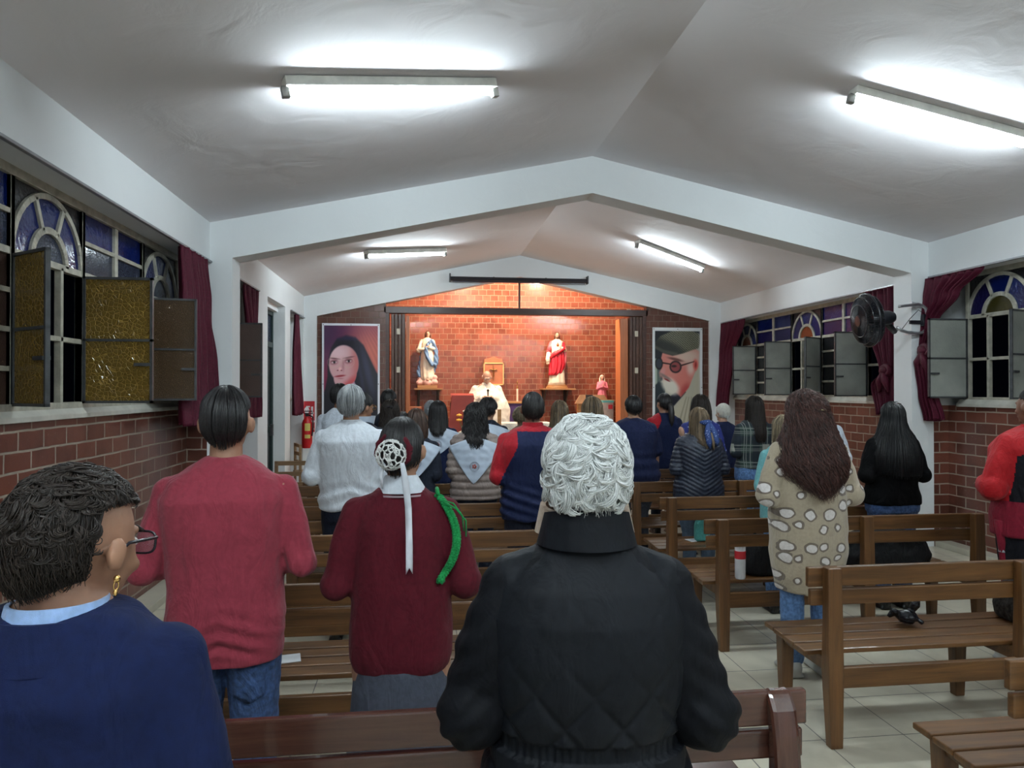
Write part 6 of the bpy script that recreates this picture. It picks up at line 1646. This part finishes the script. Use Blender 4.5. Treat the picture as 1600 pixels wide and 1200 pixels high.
m = MB(); m.box((ex-.025, ey-.02, 1.21), (ex+.025, ey+.02, 1.25)); m.box((ex-.04, ey-.03, 1.25), (ex+.09, ey+.03, 1.265)); m.box((ex-.04, ey-.03, 1.285), (ex+.08, ey+.03, 1.30)); m.build('valve', BLKM, r, world=True)
m = MB(); m.tube([(ex+.03, ey-.01, 1.23), (ex+.10, ey-.05, 1.20), (ex+.105, ey-.08, 1.05), (ex+.09, ey-.09, .90)], .012, 8); m.build('hose', BLKM, r, world=True, smooth=True)
m = MB(); k_ = [(ex+.0835*math.cos(t), ey+.0835*math.sin(t)) for t in [-PI/2-.3+1.1*i/10 for i in range(11)]]
for z0, z1 in ((.98, 1.10), (.86, .92)):
    vs = [(x, y, z0) for x, y in k_]+[(x, y, z1) for x, y in k_]; m.add(vs, [(i, i+1, i+12, i+11) for i in range(10)])
m.build('label_sticker', mat('yellow_sticker', (.65, .55, .15), .5), r, world=True)
m = MB(); m.box((ex-.03, ey+.08, 1.02), (ex+.03, 11.96, 1.06)); m.build('wall_bracket', STEEL, r, world=True)

# ------------------------------------------------------------------ wall fan
CHR = mat('chrome', (.75, .77, .80), .28, .8); FB = mat('black_fan_metal', (.008, .009, .013), .3); FBL = mat('dark_blade', (.012, .013, .022), .25)
r = thing('wall_fan', 'black wall fan on a chrome bracket on the right column', 'fan', (4.66, 6.50, 2.12))
fc_ = Vector((4.385, 6.53, 2.335)); ax = Vector((-.98, .13, -.12)).normalized(); e1 = ax.cross(Vector((0, 0, 1))).normalized(); e2 = e1.cross(ax)
def fp(a, rad, h): return fc_ + (e1*math.cos(a)+e2*math.sin(a))*rad + ax*h
m = MB()
for i in range(90):
    a = 2*PI*i/90
    m.tube([fp(a, .06, .085), fp(a, .16, .080), fp(a, .235, .050), fp(a, .262, .0)], .0034, 4, cap=False)
    m.tube([fp(a, .262, .0), fp(a, .235, -.055), fp(a, .15, -.085), fp(a, .05, -.095)], .0028, 4, cap=False)
for rad, h in ((.262, 0), (.235, .05), (.16, .08), (.235, -.055), (.15, -.085)): m.tube([fp(2*PI*i/48, rad, h) for i in range(49)], .0045 if rad < .26 else .010, 6, cap=False)
m.build('cage', FB, r, world=True, smooth=True)
m = MB()
m.rings([[fp(2*PI*j/24, q, h) for j in range(24)] for q, h in ((.001, .098), (.05, .096), (.062, .085), (.062, .078))]); m.build('front_badge', FB, r, world=True)
for k in range(3):
    m = MB(); P = []
    for i in range(9):
        rad = .04+.19*i/8; w_ = .35+.35*math.sin(PI*min(1, i/8*.9+.1))
        P.append((fp(k*2.094-w_, rad, .018), fp(k*2.094+w_, rad, -.018)))
    vs = [p for q in P for p in q]; m.add(vs, [(2*i, 2*i+1, 2*i+3, 2*i+2) for i in range(8)]); o = m.build('blade', FBL, r, world=True, smooth=True); q = o.modifiers.new('t', 'SOLIDIFY'); q.thickness = .003
m = MB(); m.tube([fc_-ax*.04, fc_-ax*.12, fc_-ax*.22, fc_-ax*.27], [.055, .075, .07, .045], 20); m.build('motor', FB, r, world=True, smooth=True, auto=50)
mt_ = fc_-ax*.20
m = MB(); m.tube([mt_+Vector((0, 0, -.05)), Vector((4.74, 6.66, 2.27)), Vector((4.80, 6.70, 2.24))], [.03, .03, .03], 12); m.build('pivot', FB, r, world=True, smooth=True)
m = MB()
top_ = [(4.80, 6.62, 2.49), (4.86, 6.70, 2.50), (5.10, 6.74, 2.53)] + [(5.12+.12*math.sin(t), 6.77, 2.40+.13*math.cos(t)) for t in [PI*i/8 for i in range(0, 3)]] + [(5.235, 6.77, 2.38), (5.235, 6.77, 2.36)] + [(5.12+.12*math.sin(t), 6.77, 2.35+.12*math.cos(t)) for t in [PI*i/8 for i in range(5, 9)]] + [(4.98, 6.74, 2.235), (4.86, 6.68, 2.25), (4.80, 6.66, 2.28)]
m.tube(top_, .0165, 12); m.build('bracket', CHR, r, world=True, smooth=True)
m = MB(); m.box((5.17, 6.76, 2.31), (5.215, 6.80, 2.43)); m.box((5.05, 6.80, 2.33), (5.20, 6.82, 2.37)); m.build('switch_box', BLKM, r, world=True, bevel=.005)
m = MB(); m.box((5.06, 6.785, 2.50), (5.10, 6.82, 2.56)); m.box((5.00, 6.76, 2.215), (5.06, 6.82, 2.255)); m.build('mounting_plate', CHR, r, world=True, bevel=.003)
m = MB(); m.tube([(5.18, 6.755, 2.43), (5.10, 6.74, 2.47), (5.00, 6.73, 2.38), (4.90, 6.72, 2.27), (4.84, 6.71, 2.25)], .004, 6); m.build('cable', FB, r, world=True, smooth=True)

# ------------------------------------------------------------------ belongings
BAGM = fabric('black_bag_cloth', (.004, .004, .005), .75, 500, .5)
def bag(name, label, cat, c, sz, handles=True, mt=BAGM, lab=None):
    x, y, z = c; a, b, h = sz; r = thing(name, label, cat, (x, y, z))
    m = MB(); m.rings([sring(q*h, a*w_, b*w_, 0, e=3.) for q, w_ in ((0, .92), (.08, 1.03), (.4, 1.05), (.75, .92), (.95, .72), (1.0, .55))]); me = fuse(m, .012, 2)
    displace(me, lambda A_, n: .012*pnoise(A_, 9, x*3)+.006*pnoise(A_, 22, y)); q = arr(me); q[:, 2] = np.maximum(q[:, 2], .001); setv(me, q); place(me, 'body', mt, r)
    if handles: m = MB(); m.tube([(-a*.5, 0, h*.9), (-a*.35, -.02, h*1.25), (a*.3, -.03, h*1.28), (a*.5, 0, h*.9)], .010, 8); m.build('strap', mt, r, smooth=True)
    return r
bag('handbag', 'black handbag with a white bottle on the bench beside the leopard cardigan', 'bag', (2.26, 4.49, .423), (.165, .10, .23))
r = thing('water_bottle', 'white plastic bottle with red print leaning beside the black handbag', 'bottle', (2.045, 4.374, .423))
m = MB(); m.lathe([(.03, .02), (.034, .03), (.034, .23), (.022, .265), (.014, .27), (.014, .285)], (2.045, 4.374, .403)); m.build('plastic', mat('milky_plastic', (.7, .7, .72), .3), r, world=True, smooth=True, auto=50)
m = MB(); m.lathe([(.0355, .20), (.0355, .15)], (2.045, 4.374, .403)); m.build('red_print', SR, r, world=True)
bag('travel_bag', 'large black bag on the bench below the woman with straight black hair', 'bag', (3.14, 4.50, .423), (.30, .14, .26), False)
BLG = mat('black_plastic_bag', (.008, .009, .014), .25, nscale=20, bump=.5, bscale=30)
r = thing('plastic_bag', 'small knotted black plastic bag on the empty foreground bench', 'bag', (2.50, 3.40, .432))
m = MB(); m.ell((0, 0, .035), (.055, .045, .036)); m.tube([(-.02, 0, .05), (-.07, .01, .06), (-.09, .02, .03)], [.012, .022, .01], 8); m.tube([(.02, 0, .05), (.04, -.01, .10), (.055, -.02, .13)], [.012, .022, .008], 8); m.tube([(.02, -.02, .04), (.055, -.05, .012)], [.015, .01], 8)
me = fuse(m, .006, 2); displace(me, lambda A_, n: .006*pnoise(A_, 40, 2)); place(me, 'body', BLG, r)
bag('backpack', 'dark patterned backpack at the right end of the foreground bench', 'bag', (3.22, 3.40, .423), (.16, .12, .22), False, fabric('camouflage_cloth', (.03, .026, .024), .8, 400, .5, .7))
bag('tote_bag', 'small teal and black bag on the bench behind the navy top', 'bag', (2.24, 5.50, .423), (.06, .05, .19), False, fabric('teal_cloth', (.05, .22, .20), .8))
PAP = mat('paper', (.62, .64, .66), .7)
for k, (x, y, lab) in enumerate(((2.20, 5.62-.1, 'folded white leaflet lying on the bench behind the quilted jacket'), (-.62, 3.32, 'white leaflet on the bench right of the pink sweater'))):
    r_ = MB(); r_.box((x-.07, y-.05, .4235), (x+.07, y+.05, .427), rotm(0, 0, .2)); tag(r_.build('leaflet', PAP), lab, 'leaflet')
# low chair and a wooden seat near the left door
def chair(label, x, y, rz):
    r = thing('wooden_chair', label, 'chair', (x, y, 0), rz, 'low wooden chairs by the door')
    m = MB(); m.box((-.20, -.20, .40), (.20, .20, .43)); m.build('seat', OAKC, r, bevel=.004)
    for a in (-1, 1):
        m = MB(); m.box((a*.18-.018, -.19, 0), (a*.18+.018, -.155, .84)); m.build('leg', OAKC, r, bevel=.003); m = MB(); m.box((a*.18-.018, .155, 0), (a*.18+.018, .19, .40)); m.build('leg', OAKC, r, bevel=.003)
    m = MB()
    for z in (.55, .67, .79): m.box((-.18, -.185, z), (.18, -.165, z+.05))
    m.build('backrest', OAKC, r, bevel=.003)
OAKC = wood_mat('light_chair_wood', (.16, .09, .04), (.30, .18, .09), .45)
chair('light wooden chair with a slatted back against the wall below the extinguisher', -1.68, 10.9, -1.2)
chair('light wooden chair standing beside the person in the white shirt', -1.45, 8.4, 0)
